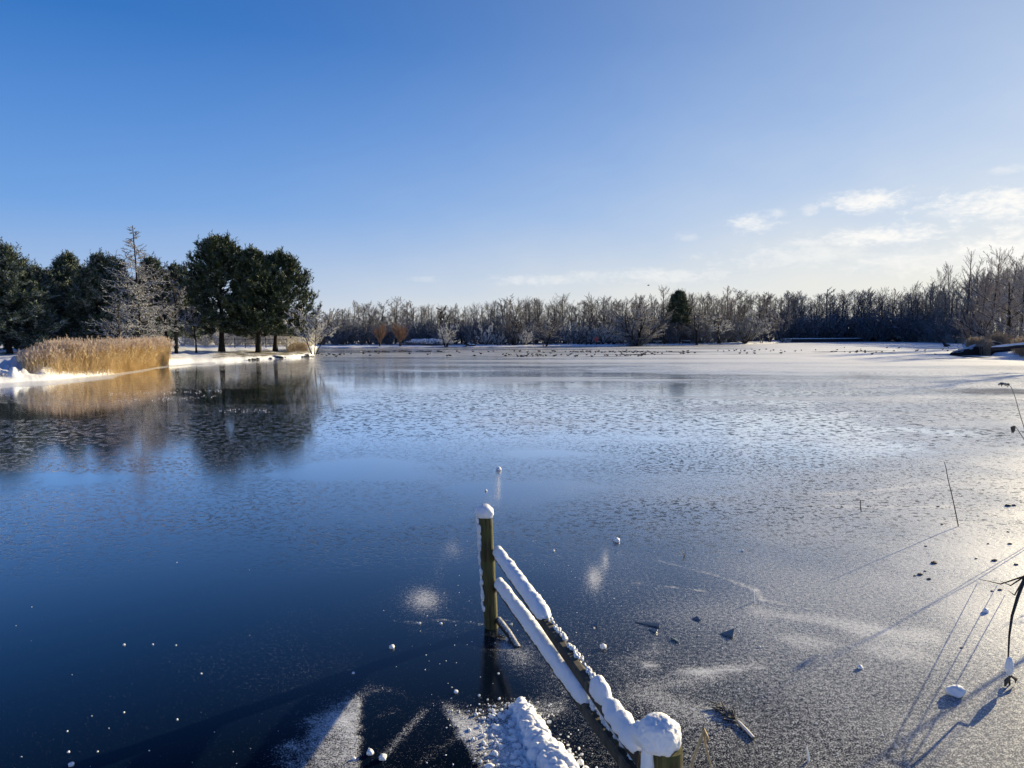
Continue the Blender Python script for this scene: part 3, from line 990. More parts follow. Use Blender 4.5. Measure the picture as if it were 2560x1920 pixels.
# scrub behind the spit pines
for i, px in enumerate(np.linspace(455, 775, 40)):
    px = px + rng.uniform(-6, 6); Y = 82 + (i * 7 % 4) * 3
    loc = at_depth(px, Y)
    h_ = height_for(loc, rng.uniform(775, 805))
    sh_ = fit(shrub(np.random.default_rng(200 + i), h_, 1.0, .013, 9, (8, 7, 3)), h_)
    build_tree('shrub', sh_, loc, 'pale frosted scrub bush seen between the trunks of the spit pines', 'shrub', (M_scrub, M_scrub if i % 3 else M_twig_white), 'scrub behind the spit pines', kids=('stems', 'twigs'))


# ------------------------------------------------------------------ reeds
def reeds(name, pts, hgt, depth, n, seed, mats, label, plume=True, jitter=.12, stem_r=.006, taper=False):
    rng = np.random.default_rng(seed)
    line = np.array([G(*p)[:2] for p in pts])
    seg = np.concatenate([[0], np.cumsum(np.linalg.norm(np.diff(line, axis=0), axis=1))])
    u = np.abs(rng.uniform(0, seg[-1], n) + rng.normal(0, .25, n) * (seg[-1] > 4))
    x = np.interp(u, seg, line[:, 0]); y = np.interp(u, seg, line[:, 1])
    q = rng.uniform(0, 1, n) ** 1.25
    bear = np.stack([x, y], 1) / np.hypot(x, y)[:, None]
    dep = depth * (1 if not taper else np.sin(np.pi * np.clip(u / seg[-1], .03, .97)) ** .4)
    x = x + bear[:, 0] * q * dep + rng.normal(0, .05, n); y = y + bear[:, 1] * q * dep
    hh = hgt * (rng.normal(1, .085, n)) * (1 - .32 * sstep(fbm(x * .9, y * .9, 3, 3), .5, .8))
    endt = np.minimum(sstep(u, 0, 1.4), 1) * np.minimum(sstep(seg[-1] - u, -.5, .9) + .1, 1)
    hh = hh * (.72 + .28 * endt)
    z0 = np.full(n, -.02)
    st = np.stack([x, y, z0], 1)
    d = np.stack([rng.normal(-.03, jitter, n), rng.normal(0, jitter, n), np.ones(n)], 1)
    S = poly(rng, st, d, hh, 5, -.01, .045)
    parts = [tubes(S, np.full((n, 5), stem_r) * np.linspace(1.1, .7, 5)[None, :], 3, 0)]
    # leaves
    m_ = n * 2
    k = np.repeat(np.arange(n), 2)
    t = rng.uniform(.25, .85, m_) * 4; i = t.astype(int); f = (t - i)[:, None]
    p0 = S[k, i] * (1 - f) + S[k, np.minimum(i + 1, 4)] * f
    a = rng.uniform(0, 6.283, m_)
    dl = np.stack([np.cos(a) * .6, np.sin(a) * .6, rng.uniform(.3, 1, m_)], 1)
    LL = poly(rng, p0, dl, rng.uniform(.2, .45, m_), 3, -.35, .1)
    wv = np.stack([-np.sin(a), np.cos(a), np.zeros(m_)], 1) * .009
    v = np.concatenate([LL[:, 0] - wv, LL[:, 0] + wv, LL[:, 1] + wv, LL[:, 1] - wv, LL[:, 2]], 0)
    b = np.arange(m_)
    parts.append((v, np.stack([b, b + m_, b + 2 * m_, b + 3 * m_], 1), 0))
    parts.append((v, np.stack([b + 3 * m_, b + 2 * m_, b + 4 * m_], 1), 0))
    if plume:
        c = 9
        k = np.repeat(np.arange(n), c)
        tip = S[k, 4]
        tdir = nrm(S[k, 4] - S[k, 3])
        lean = np.repeat(rng.normal(0, .5, (n, 2)) + np.array([-.15, 0]), c, 0)
        base = tip - tdir * (rng.uniform(0, .2, n * c))[:, None]
        dd = nrm(tdir + np.concatenate([lean, np.zeros((n * c, 1))], 1) + rng.normal(0, .35, (n * c, 3)))
        ln = rng.uniform(.07, .16, n * c)[:, None]
        sd = nrm(np.cross(dd, rng.normal(0, 1, dd.shape))) * .011
        v = np.stack([base - sd, base + sd, base + dd * ln], 1).reshape(-1, 3)
        parts.append((v, np.arange(len(v)).reshape(-1, 3), 1))
    o = mk_obj(name, parts, mats, smooth=False)
    return tag(o, label, 'reeds', kind='stuff')


reeds('reed_bed', [(62, 951), (130, 948), (277, 936), (350, 925), (420, 913)], 1.60, 5.5, 9500, 5, [M_reed, M_plume],
      'tall straw-coloured reed bed with frosted plumes on the left shore', jitter=.15)
reeds('frosted_grass', [(-60, 959), (0, 955.5), (66, 950)], .42, 3.0, 700, 15, [M_reed_pale, M_reed_pale], 'frosted grass tussocks in the snow left of the reed bed', False, .3, .008)
reeds('reed_tuft', [(720, 892), (768, 889)], 1.15, 3.0, 500, 6, [M_reed_pale, M_reed_pale], 'small pale reed tuft near the tip of the spit')
reeds('reed_bank', [(2262, 854.5), (2330, 856), (2410, 859)], 2.1, 14.0, 9000, 7, [M_reed_frost, M_reed_frost], 'pale clipped bank of frosted reeds on the far right shore', True, .1, .014, True)
reeds('reed_clump', [(2420, 886), (2450, 889), (2475, 890)], 1.55, 3.0, 700, 8, [M_reed_pale, M_reed_pale], 'thin buff reed clump left of the dark earth bank', True, .22, .010)
reeds('bank_reeds', [(2455, 886), (2490, 886), (2522, 887)], 2.0, 2.5, 600, 19, [M_reed_pale, M_reed_pale], 'buff frosted reeds growing over the dark earth bank', True, .25, .010)
reeds('reed_fringe', [(2535, 892), (2640, 900)], 1.6, 4.0, 900, 9, [M_reed_pale, M_reed_pale], 'short frosted reed fringe right of the leaning shore tree', True, .2, .010)

# ------------------------------------------------------------------ far wood
TOPX = [700, 740, 800, 850, 900, 1000, 1100, 1160, 1240, 1300, 1400, 1500, 1600, 1650, 1750, 1900, 2000, 2100, 2200, 2250, 2300, 2420, 2560, 2700]
TOPY = [800, 790, 776, 764, 760, 757, 757, 764, 752, 746, 745, 741, 741, 735, 726, 722, 725, 722, 718, 720, 712, 690, 660, 660]


def wood_depth(px, row):
    t, r = pol(px, 832 + 2.1 * KPX / 100)
    rs = float(np.interp(t, [-20, -14, 0, 15, 20, 25, 29, 33, 40], [114, 114, 113, 133, 178, 192, 192, 155, 110]))
    return (rs + 8 + row * 7) * math.cos(math.radians(t))


wood_var, base_h = [], 9.0
for s in range(9):
    tp, cp = fit(slender(np.random.default_rng(300 + s), base_h, [1.0, 1.25, .8, 1.5, 1.1, .9, 1.3, 1.7, 1.0][s], .011), base_h)
    wood_var.append(mk_mesh('bare_tree', [(v, f, 0) for v, f, m in tp] + [(v, f, 1) for v, f, m in cp], [M_trunk, [M_twig_wood, M_twig_wood, M_twig_brown][s % 3]]))
for s in range(4):
    tp, cp = fit(round_tree(np.random.default_rng(345 + s), base_h, [.6, .75, .55, .7][s], .009, [1, 2, 3, 1][s], .2, .06, (9, 9, 7)), base_h)
    wood_var.append(mk_mesh('bare_tree', [(v, f, 0) for v, f, m in tp] + [(v, f, 1) for v, f, m in cp], [M_trunk, [M_twig, M_twig_wood, M_twig_brown, M_twig][s]]))
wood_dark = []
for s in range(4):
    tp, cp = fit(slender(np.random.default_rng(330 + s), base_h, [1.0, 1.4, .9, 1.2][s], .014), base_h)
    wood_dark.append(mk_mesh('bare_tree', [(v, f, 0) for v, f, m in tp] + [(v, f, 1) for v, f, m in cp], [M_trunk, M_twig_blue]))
rng = np.random.default_rng(42)
for row, step in ((0, 24), (1, 22), (2, 20)):
    px = 700.0 + row * 7
    while px < 2600:
        pxx = px + rng.uniform(-8, 8)
        Y = wood_depth(pxx, row) + rng.uniform(-2, 2)
        loc = at_depth(pxx, Y)
        top = np.interp(pxx, TOPX, TOPY) + rng.normal(2, 8) + (2 - row) * 6 + 46 * (fbm(np.array([pxx * .012]), np.array([row * 3.3]), 19, 3)[0] - .42)
        h = height_for(loc, top)
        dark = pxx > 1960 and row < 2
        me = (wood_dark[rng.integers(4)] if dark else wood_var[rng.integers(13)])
        o = link(bpy.data.objects.new('bare_tree', me))
        o.location = tuple(loc)
        sc_ = h / base_h
        wsc = sc_ * rng.uniform(1.1, 1.5)
        o.scale = (wsc, wsc, sc_)
        o.rotation_euler = (rng.normal(0, .035), rng.normal(0, .035), rng.uniform(0, 6.28))
        if pxx > 1960:
            tag(o, 'slender bare tree in the blue shaded wood behind the far jetty', 'tree', 'shaded wood behind the jetty')
        else:
            tag(o, 'slender bare frosted tree packed into the wood behind the far shore', 'tree', 'bare wood behind the far shore')
        px += step * rng.uniform(.8, 1.2)

# undergrowth of the far wood
ug = []
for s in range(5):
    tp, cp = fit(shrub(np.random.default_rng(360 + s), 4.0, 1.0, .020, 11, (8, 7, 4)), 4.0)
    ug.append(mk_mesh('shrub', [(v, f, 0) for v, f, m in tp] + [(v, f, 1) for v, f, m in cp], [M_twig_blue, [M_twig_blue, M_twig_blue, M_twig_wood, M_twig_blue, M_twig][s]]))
px = 740.0
while px < 2440:
    for q in range(2):
        pxx = px + rng.uniform(-12, 12)
        Y = wood_depth(pxx, 0) - 5 + q * 6 + rng.uniform(-2, 2)
        loc = at_depth(pxx, Y)
        top = rng.uniform(784, 818) if pxx < 1960 else rng.uniform(765, 800)
        sc_ = height_for(loc, top) / 4.0
        me = ug[rng.integers(5)] if pxx < 1960 else ug[[0, 1, 3][rng.integers(3)]]
        o = link(bpy.data.objects.new('shrub', me))
        o.location = tuple(loc)
        o.scale = (sc_ * 1.1, sc_ * 1.1, sc_)
        o.rotation_euler = (0, 0, rng.uniform(0, 6.28))
        tag(o, 'leafless bush in the dark undergrowth along the foot of the far wood', 'shrub', 'undergrowth of the far wood')
    px += 15

# the single trees and bushes along the far shore
R = np.random.default_rng
def put(kind, px, Y, top, label, seed, mats, name='bare_tree', cat='tree', kids=('trunk', 'crown'), wd=None, **kw):
    loc = at_depth(px, Y)
    h = height_for(loc, top)
    gen = {'round': round_tree, 'shrub': shrub, 'slender': slender}[kind](R(seed), h, **kw) if kind != 'pollard' else pollard(R(seed), h, **kw)
    return build_tree(name, fit(gen, h, wd / KPX * Y if wd else None), loc, label, cat, mats, kids=kids)


put('pollard', 949, 106, 803, 'narrower left of the two orange pollard willows on the far shore', 401, (M_trunk, M_twig_orange), 'pollard_willow', w=1.05, wd=17)
put('pollard', 1000, 106, 801, 'wider right of the two orange pollard willows on the far shore', 402, (M_trunk, M_twig_orange), 'pollard_willow', w=1.35, wd=21)
put('round', 1110, 122, 764, 'dark russet tree with clinging dead leaves rising above the frosted bush', 403, (M_trunk, mat_plain('dead_foliage', (.06, .03, .022), .8, .4)), spread=.62, rmin=.03, low=.2, ntw=(9, 9, 6), wd=22)
put('shrub', 1115, 106, 808, 'white frosted bush in front of the dark russet tree', 404, (M_trunk, M_twig_white), 'shrub', 'shrub', ('stems', 'twigs'), spread=.55, wd=28)
put('shrub', 1214, 112, 802, 'round white frosted bush right of the dark rocks', 405, (M_trunk, M_twig_white), 'shrub', 'shrub', ('stems', 'twigs'), spread=.8, wd=30)
put('shrub', 1247, 113, 828, 'low white bush beside the round frosted bush', 406, (M_trunk, M_twig_white), 'shrub', 'shrub', ('stems', 'twigs'), spread=.9, wd=22)
put('round', 1280, 114, 800, 'pinkish twiggy tree left of the blue-white bush', 407, (M_trunk, M_twig_brown), spread=.85, rmin=.016, wd=30)
put('shrub', 1313, 113, 822, 'small blue-white rimed bush near the middle of the far shore', 408, (M_trunk, M_twig_white), 'shrub', 'shrub', ('stems', 'twigs'), spread=.9, wd=20)
put('round', 1363, 110, 786, 'frosted shore tree with several dark stems near the post fence', 409, (M_trunk, M_twig), spread=.9, nst=3, low=.2, wd=46)
for i, (px, top, w_) in enumerate([(1410, 806, .8), (1445, 800, .8), (1478, 808, .9), (1508, 806, .9), (1535, 812, .9)]):
    put('shrub', px, 121, top, ['beige frosted thicket bush at the left end of the lit thicket', 'tallest beige bush of the lit thicket behind the fence', 'beige thicket bush behind the sign post', 'pale thicket bush behind the red lifebuoy', 'beige thicket bush between lifebuoy and big willow'][i], 420 + i, (M_trunk, M_twig_white), 'shrub', 'shrub', ('stems', 'twigs'), spread=w_, nst=11, wd=26)
put('shrub', 1592, 118.5, 742, 'big spreading bare willow with many dark stems on the far shore', 430, (M_trunk, M_twig), 'willow_tree', 'tree', ('trunk', 'crown'), spread=.78, nst=13, rmin=.011, twigs=(10, 9, 7), wd=82)
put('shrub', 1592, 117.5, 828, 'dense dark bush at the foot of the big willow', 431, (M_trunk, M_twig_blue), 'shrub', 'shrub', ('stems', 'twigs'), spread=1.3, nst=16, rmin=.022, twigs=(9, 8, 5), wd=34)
put('round', 1660, 124, 790, 'small upright bare tree between the willow and the dark pine', 432, (M_trunk, M_twig), spread=.75, wd=25)
put('round', 1741, 127, 766, 'neat round-crowned bare tree with a single clear trunk right of the pine', 433, (M_trunk, M_twig), spread=1.0, low=.3, wd=58)
put('round', 1795, 132, 785, 'pale bushy tree right of the round-crowned tree', 434, (M_trunk, M_twig_white), spread=.95, low=.2, wd=50)
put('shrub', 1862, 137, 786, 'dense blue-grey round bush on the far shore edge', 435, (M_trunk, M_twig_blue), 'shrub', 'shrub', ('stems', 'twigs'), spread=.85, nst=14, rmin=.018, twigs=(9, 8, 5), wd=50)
put('round', 1905, 144, 770, 'frosted pale tree overlapping the blue-grey bush', 436, (M_trunk, M_twig_white), spread=.8, low=.15, nst=2, wd=45)
put('round', 1925, 151, 745, 'tall frosted tree left of the far jetty', 437, (M_trunk, M_twig), spread=.7, low=.15, nst=2, wd=42)
put('round', 1955, 160, 760, 'rounded frosted tree at the end of the shore beside the jetty', 438, (M_trunk, M_twig), spread=.8, low=.15, nst=2, wd=42)
put('shrub', 1962, 161, 844, 'small buff bush at the foot of the last shore tree', 439, (M_trunk, M_twig_white), 'shrub', 'shrub', ('stems', 'twigs'), spread=1.0, wd=16)
# dark pine on the far shore
loc = at_depth(1700, 129)
h = height_for(loc, 733)
t, b, c = pine(R(450), h, 2.0, h * .38, .9, (.0, 0), .5, .14, 12)
root = empty('pine_tree', loc, 'single dark evergreen pine rising from the bare wood on the far shore', 'tree')
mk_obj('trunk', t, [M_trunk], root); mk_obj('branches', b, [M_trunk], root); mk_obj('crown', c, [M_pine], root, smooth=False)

# right bank trees
for (kind, px, Y, top, lab, seed, mats, kw) in [
    ('slender', 2285, 184, 702, 'bare feathery tree at the left foot of the right-hand group', 501, (M_trunk, M_twig), dict(w=1.7, rmin=.022)),
    ('slender', 2372, 176, 652, 'thin pale bare tree left of the tall forked one', 502, (M_trunk, M_twig), dict(w=1.1, rmin=.020)),
    ('slender', 2345, 180, 670, 'slight bare tree standing out left of the tall trees on the right', 503, (M_trunk, M_twig), dict(w=1.1, rmin=.020)),
    ('slender', 2477, 100, 615, 'tall brown bare tree with a narrow top on the right bank', 504, (M_trunk, M_twig_brown), dict(w=1.5, rmin=.016)),
    ('slender', 2448, 96, 672, 'brown bare tree left of the tall narrow-topped one', 505, (M_trunk, M_twig_brown), dict(w=1.5, rmin=.018)),
    ('slender', 2516, 86, 634, 'brown bare tree right of the tall narrow-topped one', 506, (M_trunk, M_twig_brown), dict(w=1.5, rmin=.016)),
    ('slender', 2556, 76, 655, 'bare tree cut by the right border', 507, (M_trunk, M_twig), dict(w=1.6, rmin=.014))]:
    loc = at_depth(px, Y)
    build_tree('bare_tree', fit(slender(R(seed), height_for(loc, top), **kw), height_for(loc, top)), loc, lab, 'tree', mats)
loc = at_depth(2414, 168)
hh_ = height_for(loc, 618)
tf_ = grow(R(510), [((0, 0, 0), (0, 0, 1), hh_, .26, .03, .02), ((0, 0, hh_ * .38), (.34, 0, 1), hh_ * .58, .15, .03, .03)],
           [lv(18, .35, .97, 28, 48, .30, lambda t: .35 + .65 * (1 - t), .5, .025, 6, .07, .08), lv(7, .2, .95, 25, 50, .42, CONE, .6, .016, 4, .06, .12), lv(4, .2, .95, 25, 50, .45, CONE, .7, .012, 3, .05, .12)], 1)
build_tree('bare_tree', fit(tf_, hh_), loc, 'tall forked bare tree with open ascending limbs against the sky on the right', 'tree', (M_trunk, M_twig))
loc = base_at(2527, 890.5)
hh_ = height_for(loc, 690)
tf_ = grow(R(511), [((0, 0, 0), (-.10, 0, 1), hh_, .17, .02, .05)],
           [lv(16, .30, .97, 48, 82, .62, lambda t: .25 + .75 * (1 - t) ** .6, .5, .03, 7, .02, .12, .3), lv(9, .2, .97, 30, 60, .42, CONE, .6, .018, 5, .0, .14, .3), lv(8, .15, .95, 25, 60, .42, CONE, .65, .013, 4, .02, .15), lv(4, .1, .95, 25, 60, .5, CONE, .8, .011, 3, .0, .15)], 1)
build_tree('bare_tree', fit(tf_, hh_, 4.2), loc, 'leaning dark-trunked tree with spreading frosted boughs at the right shore edge', 'tree', (M_trunk, M_larch))
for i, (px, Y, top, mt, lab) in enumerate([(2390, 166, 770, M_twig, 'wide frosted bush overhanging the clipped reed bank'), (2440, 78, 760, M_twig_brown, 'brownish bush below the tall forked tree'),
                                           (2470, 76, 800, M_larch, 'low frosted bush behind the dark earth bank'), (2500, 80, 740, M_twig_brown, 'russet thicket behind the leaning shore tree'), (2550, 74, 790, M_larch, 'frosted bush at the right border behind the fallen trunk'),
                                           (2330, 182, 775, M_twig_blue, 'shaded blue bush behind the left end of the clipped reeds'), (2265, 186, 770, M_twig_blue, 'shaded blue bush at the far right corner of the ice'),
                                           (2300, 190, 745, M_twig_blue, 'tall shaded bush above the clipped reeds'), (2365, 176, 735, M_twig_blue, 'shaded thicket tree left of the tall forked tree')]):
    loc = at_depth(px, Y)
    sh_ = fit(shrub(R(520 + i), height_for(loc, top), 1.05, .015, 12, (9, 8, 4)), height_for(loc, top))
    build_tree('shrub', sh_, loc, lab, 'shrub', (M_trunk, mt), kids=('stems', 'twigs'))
# bare trees on the right bank just outside the frame: they throw the blue shade over the far right ice
for i, (t_, r_, h_) in enumerate([(38.5, 62, 9)]):
    a = math.radians(t_)
    x, y = r_ * math.sin(a), r_ * math.cos(a)
    build_tree('bare_tree', round_tree(R(540 + i), h_, .9, .010, 1, .25, .03), (x, y, 0.0 if i else .1), ['bare tree beyond the right border, shading the far ice', 'nearer bare tree beyond the right border, shading the ice'][i], 'tree', (M_trunk, M_twig))


# ------------------------------------------------------------------ small built things on the far shores
def box(cx, cy, cz, sx, sy, sz, rz=0.0, mat=0, bev=0.0):
    c, s = math.cos(rz), math.sin(rz)
    v = []
    for dx, dy, dz in [(-1, -1, -1), (1, -1, -1), (1, 1, -1), (-1, 1, -1), (-1, -1, 1), (1, -1, 1), (1, 1, 1), (-1, 1, 1)]:
        x, y, z = dx * sx / 2, dy * sy / 2, dz * sz / 2
        v.append((cx + x * c - y * s, cy + x * s + y * c, cz + z))
    f = [(0, 3, 2, 1), (4, 5, 6, 7), (0, 1, 5, 4), (1, 2, 6, 5), (2, 3, 7, 6), (3, 0, 4, 7)]
    return (np.array(v), np.array(f), mat)


def rod(a, b, r, sides=8, mat=0):
    return tubes(np.array([[a, (np.array(a) + np.array(b)) / 2, b]], float), np.full((1, 3), r), sides, mat)


def post_fence(label, pts, hgt, rails, n, mat=M_darkwood, rr=.05):
    """pts: two world points"""
    a, b = np.array(pts[0], float), np.array(pts[1], float)
    root = empty('post_fence', a, label, 'fence')
    for i in range(n):
        p = (b - a) * i / (n - 1)
        z = ground_z(*(a + p)[:2]) - a[2]
        v, f, m = rod((p[0], p[1], z - .1), (p[0], p[1], z + hgt), rr, 7)
        cv, cf = cap_fan((p[0], p[1], z + hgt + .02), v[-7:])
        mk_obj('post', [(v, f, 0), (cv, cf, 0)], [mat], root)
    for q in rails:
        v, f, m = rod((0, 0, q), (b[0] - a[0], b[1] - a[1], q + ground_z(b[0], b[1]) - a[2]), .018, 5)
        mk_obj('rail', [(v, f, 0)], [mat], root)
    return root


post_fence('thin post and rail fence along the snowy shore below the lit thicket', (at_depth(1243, 110), at_depth(1585, 120)), .85, (.4, .7), 13)
post_fence('post and rail fence right of the big willow, in front of the round-crowned tree', (at_depth(1625, 122), at_depth(1822, 136)), .85, (.4, .7), 8)
post_fence('wire fence with dark posts seen between the trunks of the spit pines', (at_depth(560, 74), at_depth(715, 76)), 1.0, (.45, .85), 7, rr=.045)

# jetty at the far right end of the lake
ja, jb = G(1966, 855.7), G(2176, 853.7)
ja, jb = ja * (1 - 2.4 / np.linalg.norm(ja)), jb * (1 - 2.4 / np.linalg.norm(jb))
jc = (ja + jb) / 2
jet = empty('jetty', (jc[0], jc[1], 0), 'long dark-sided jetty with snow on its deck and a railing at the far end', 'jetty', rz=math.atan2(jb[1] - ja[1], jb[0] - ja[0]))
hw = np.linalg.norm(jb - ja) / 2
mk_obj('deck', [box(0, 0, .82, 2 * hw, 2.4, .14)], [M_snow], jet, smooth=False)
mk_obj('fascia', [box(0, -1.12, .38, 2 * hw - .02, .1, .74)], [M_darkwood], jet, smooth=False)
for i in range(12):
    x = -hw + .3 + (2 * hw - .6) * i / 11
    v = rod((x, 1.0, .86), (x, 1.0, 2.0), .13, 6)
    cv, cf = cap_fan((x, 1.0, 2.02), v[0][-6:])
    mk_obj('post', [v, (cv, cf, 0)], [M_darkwood], jet)
mk_obj('handrail', [box(0, .90, 1.85, 2 * hw, .05, .10)], [M_darkwood], jet, smooth=False)
mk_obj('lower_rail', [box(0, .90, 1.4, 2 * hw, .05, .07)], [M_darkwood], jet, smooth=False)


def bench(px, Y, label):
    l = at_depth(px, Y)
    r = empty('bench', l, label, 'bench', rz=.05)
    mk_obj('seat', [box(0, 0, .45, 1.5, .42, .06)], [M_darkwood], r, smooth=False)
    mk_obj('backrest', [box(0, .22, .78, 1.5, .05, .34)], [M_darkwood], r, smooth=False)
    for s in (-.6, .6):
        mk_obj('leg', [box(s, 0, .2, .08, .36, .43), box(s, .215, .66, .08, .05, .5)], [M_darkwood], r, smooth=False)
    mk_obj('snow_cover', [box(0, -.02, .51, 1.46, .38, .05)], [M_snow], r, smooth=False)


bench(1644, 123.5, 'dark bench just right of the big willow')
bench(1716, 128, 'dark bench left of the round-crowned tree')

# red lifebuoy housing on a post, and a sign post
l = at_depth(1491, 114)
r = empty('lifebuoy_housing', l, 'small red lifebuoy housing on a post at the far shore', 'lifebuoy')
v = rod((0, 0, -.1), (0, 0, 1.1), .05, 7)
mk_obj('post', [v], [M_darkwood], r)
aa = np.linspace(0, 2 * math.pi, 17)[:-1]
fr = np.stack([np.cos(aa) * .34, np.full(16, -.12), .95 + np.sin(aa) * .42], 1); bk = fr + np.array([0, .2, 0])
cc1, cf1 = cap_fan((0, -.15, .95), fr); cc2, cf2 = cap_fan((0, .1, .95), bk)
sv = np.vstack([fr, bk]); sf = np.array([[i, (i + 1) % 16, 16 + (i + 1) % 16, 16 + i] for i in range(16)])
mk_obj('case', [(cc1, cf1, 0), (cc2, cf2, 0), (sv, sf, 0)], [M_red], r, smooth=False)
l = at_depth(1466, 114)
r = empty('sign_post', l, 'thin dark sign post with a small box top left of the lifebuoy', 'sign post')
mk_obj('post', [rod((0, 0, -.1), (0, 0, 1.55), .045, 7)], [M_darkwood], r)
mk_obj('sign_box', [box(0, 0, 1.6, .34, .14, .22)], [M_darkwood], r, smooth=False)

# rocks, brush heap, stump, bank
rng = np.random.default_rng(90)
for i, (px, py, w_, lab) in enumerate([(1172, 868, .42, 'bigger left rock of the dark pair on the far ice edge'), (1182, 868, .38, 'right rock of the dark pair on the far ice edge'), (1163, 868.5, .25, 'smallest low dark rock left of the pair')]):
    g = G(px, py)
    v, f = lump(rng, (w_ * 1.1, w_ * .8, w_ * 1.1 if i < 2 else w_ * .6), 3, .35, 1.2, .1, -.4)
    tag(mk_obj('rock', [(v, f, 0)], [M_stone], loc=(g[0], g[1], w_ * .3)), lab, 'rock')
g = G(1062, 868)
root = empty('brush_heap', (g[0], g[1] + 2.2, 0.15), 'long snow-topped heap of dark brushwood on the far shore', 'brush heap')
v, f = lump(rng, (3.0, 1.4, .75), 4, .3, 2.2, .14, -.2)
mk_obj('snow_top', [(v * [1, 1, .8] + [0, .3, .45], f, 0)], [M_snow], root)
n = 700
st = np.stack([rng.uniform(-3.3, 3.3, n), rng.uniform(-1.4, .8, n), rng.uniform(-.1, .25, n)], 1)
d = np.stack([rng.normal(0, 1, n), rng.normal(-.3, .4, n), rng.uniform(0, .8, n)], 1)
mk_obj('brushwood', [tubes(poly(rng, st, d, rng.uniform(.4, 1.1, n), 4, 0, .2), np.full((n, 4), .028), 3, 0)], [M_twig_blue], root)
# stones along the edge of the spit
for i in range(46):
    px = 612 + 172 * rng.uniform(0, 1) ** .8
    g = G(px, np.interp(px, [600, 700, 784], [902, 896.5, 891.5]) + rng.uniform(-.8, .3))
    s_ = rng.uniform(.05, .13) * (2.0 if rng.uniform() < .18 else 1)
    v, f = lump(rng, (s_ * 1.3, s_, s_ * .8), 2, .35, 1.3, .1, -.5)
    b = math.hypot(g[0], g[1])
    tag(mk_obj('stone', [(v, f, 0)], [M_stone], loc=(g[0] * (1 + (.1 + .3 * rng.uniform()) / b), g[1] * (1 + .15 / b), .02 + .3 * s_)), 'dark wet stone in the row edging the pine spit', 'stone', 'stones edging the spit')
# dark stump standing in the far right ice
g = G(2362, 867)
root = empty('stump', g, 'dark broken stump leaning over the far right ice', 'stump')
mk_obj('trunk', [tubes(np.array([[[.2, 0, -.05], [.05, 0, .3], [-.25, 0, .65], [-.6, 0, .95]]]), np.array([[.34, .24, .17, .12]]), 7, 0)], [M_darkwood], root)
mk_obj('root', [tubes(np.array([[[.2, 0, .22], [.55, 0, .25], [.85, 0, .1]]]), np.array([[.2, .14, .06]]), 6, 0)], [M_darkwood], root)
# dark earth bank with a plank face
g = G(2475, 889)
root = empty('earth_bank', (g[0], g[1] + 1.2, 0), 'dark overhanging earth bank with a timber end post at the right shore', 'bank')
v, f = lump(rng, (2.6, 1.3, 1.25), 4, .25, 1.4, .08, -.1)
v[:, 2] *= .55 + .5 * sstep(v[:, 0], -2.4, 1.6)
mk_obj('earth', [(v, f, 0)], [frosted('bank_earth', (0.02, 0.018, 0.02), SNOW, .8, 1.05, 2, .3)], root)
mk_obj('end_post', [box(2.35, -.6, .6, .28, .35, 1.25)], [M_darkwood], root, smooth=False)
# fallen snow-covered trunk
a = base_at(2500, 872); a = P(2478, 872, 62); b = P(2620, 858, 60)
root = empty('fallen_tree', a, 'fallen snow-covered tree trunk lying behind the leaning shore tree', 'log')
pp = np.linspace(0, 1, 8)[:, None] * (b - a)[None, :]
mk_obj('trunk', [tubes(pp[None], np.full((1, 8), .17), 8, 0)], [M_darkwood], root)
mk_obj('snow_cover', [tubes((pp + [0, -.02, .12])[None], np.full((1, 8), .13) * np.array([[.6, 1, 1.1, .9, 1.1, 1, 1.05, 1]]), 8, 0)], [M_snow], root)
a = P(2400, 803, 77); b = P(2452, 836, 76)
root = empty('dead_branch', b, 'bare dark dead bough slanting down over the reed bank', 'branch')
mid = (a - b) * .5 + [0, 0, -.1]
c_ = P(2475, 856, 76) - b
mk_obj('bough', [tubes(np.array([[c_, [0, 0, 0], mid, a - b]]), np.array([[.1, .09, .075, .04]]), 6, 0)], [M_darkwood], root)
tw = np.array([a - b + [0, 0, 0]] * 5 + [mid] * 4)
mk_obj('twig', [tubes(poly(rng, tw, np.stack([rng.normal(-.6, .5, 9), rng.normal(0, .3, 9), rng.normal(.4, .5, 9)], 1), np.full(9, .9), 4, .1, .2), np.full((9, 4), .02), 4, 0)], [M_twig], root)

# ------------------------------------------------------------------ birds
BODY = np.array([(-.21, 0, .135), (-.15, 0, .13), (-.07, 0, .125), (.02, 0, .125), (.09, 0, .14), (.135, 0, .175), (.15, 0, .22), (.165, 0, .25), (.195, 0, .253), (.215, 0, .245), (.245, 0, .232)])
BR = np.array([.008, .045, .082, .09, .075, .045, .030, .034, .028, .014, .004])


def bird_mesh(pose, mats):
    b = BODY.copy()
    if pose == 'sit':
        b[:, 2] -= .055; b[5:, 2] -= .02
    if pose == 'down':
        b[5:] = [(.14, 0, .13), (.175, 0, .115), (.2, 0, .1), (.22, 0, .08), (.23, 0, .065), (.24, 0, .04)]
    parts = [tubes(b[None], BR[None] * np.ones((1, 1)), 9, 0)]
    bk = b[-3:].copy()
    parts.append(tubes(bk[None], np.array([[.016, .012, .004]]), 6, 1))
    if pose != 'sit':
        for s in (-.035, .035):
            parts.append(tubes(np.array([[(0.01, s, .08), (.0, s, .04), (.0, s, 0), (.05, s, .004)]]), np.array([[.008, .007, .007, .006]]), 4, 0))
    # folded wing tips
    for s in (-1, 1):
        parts.append(tubes(np.array([[(.07, s * .06, b[3, 2] + .02), (-.05, s * .075, b[3, 2] + .025), (-.17, s * .03, b[1, 2] + .02), (-.24, s * .01, b[1, 2] + .015)]]), np.array([[.02, .035, .02, .004]]), 6, 0))
    return mk_mesh('waterbird', parts, mats)


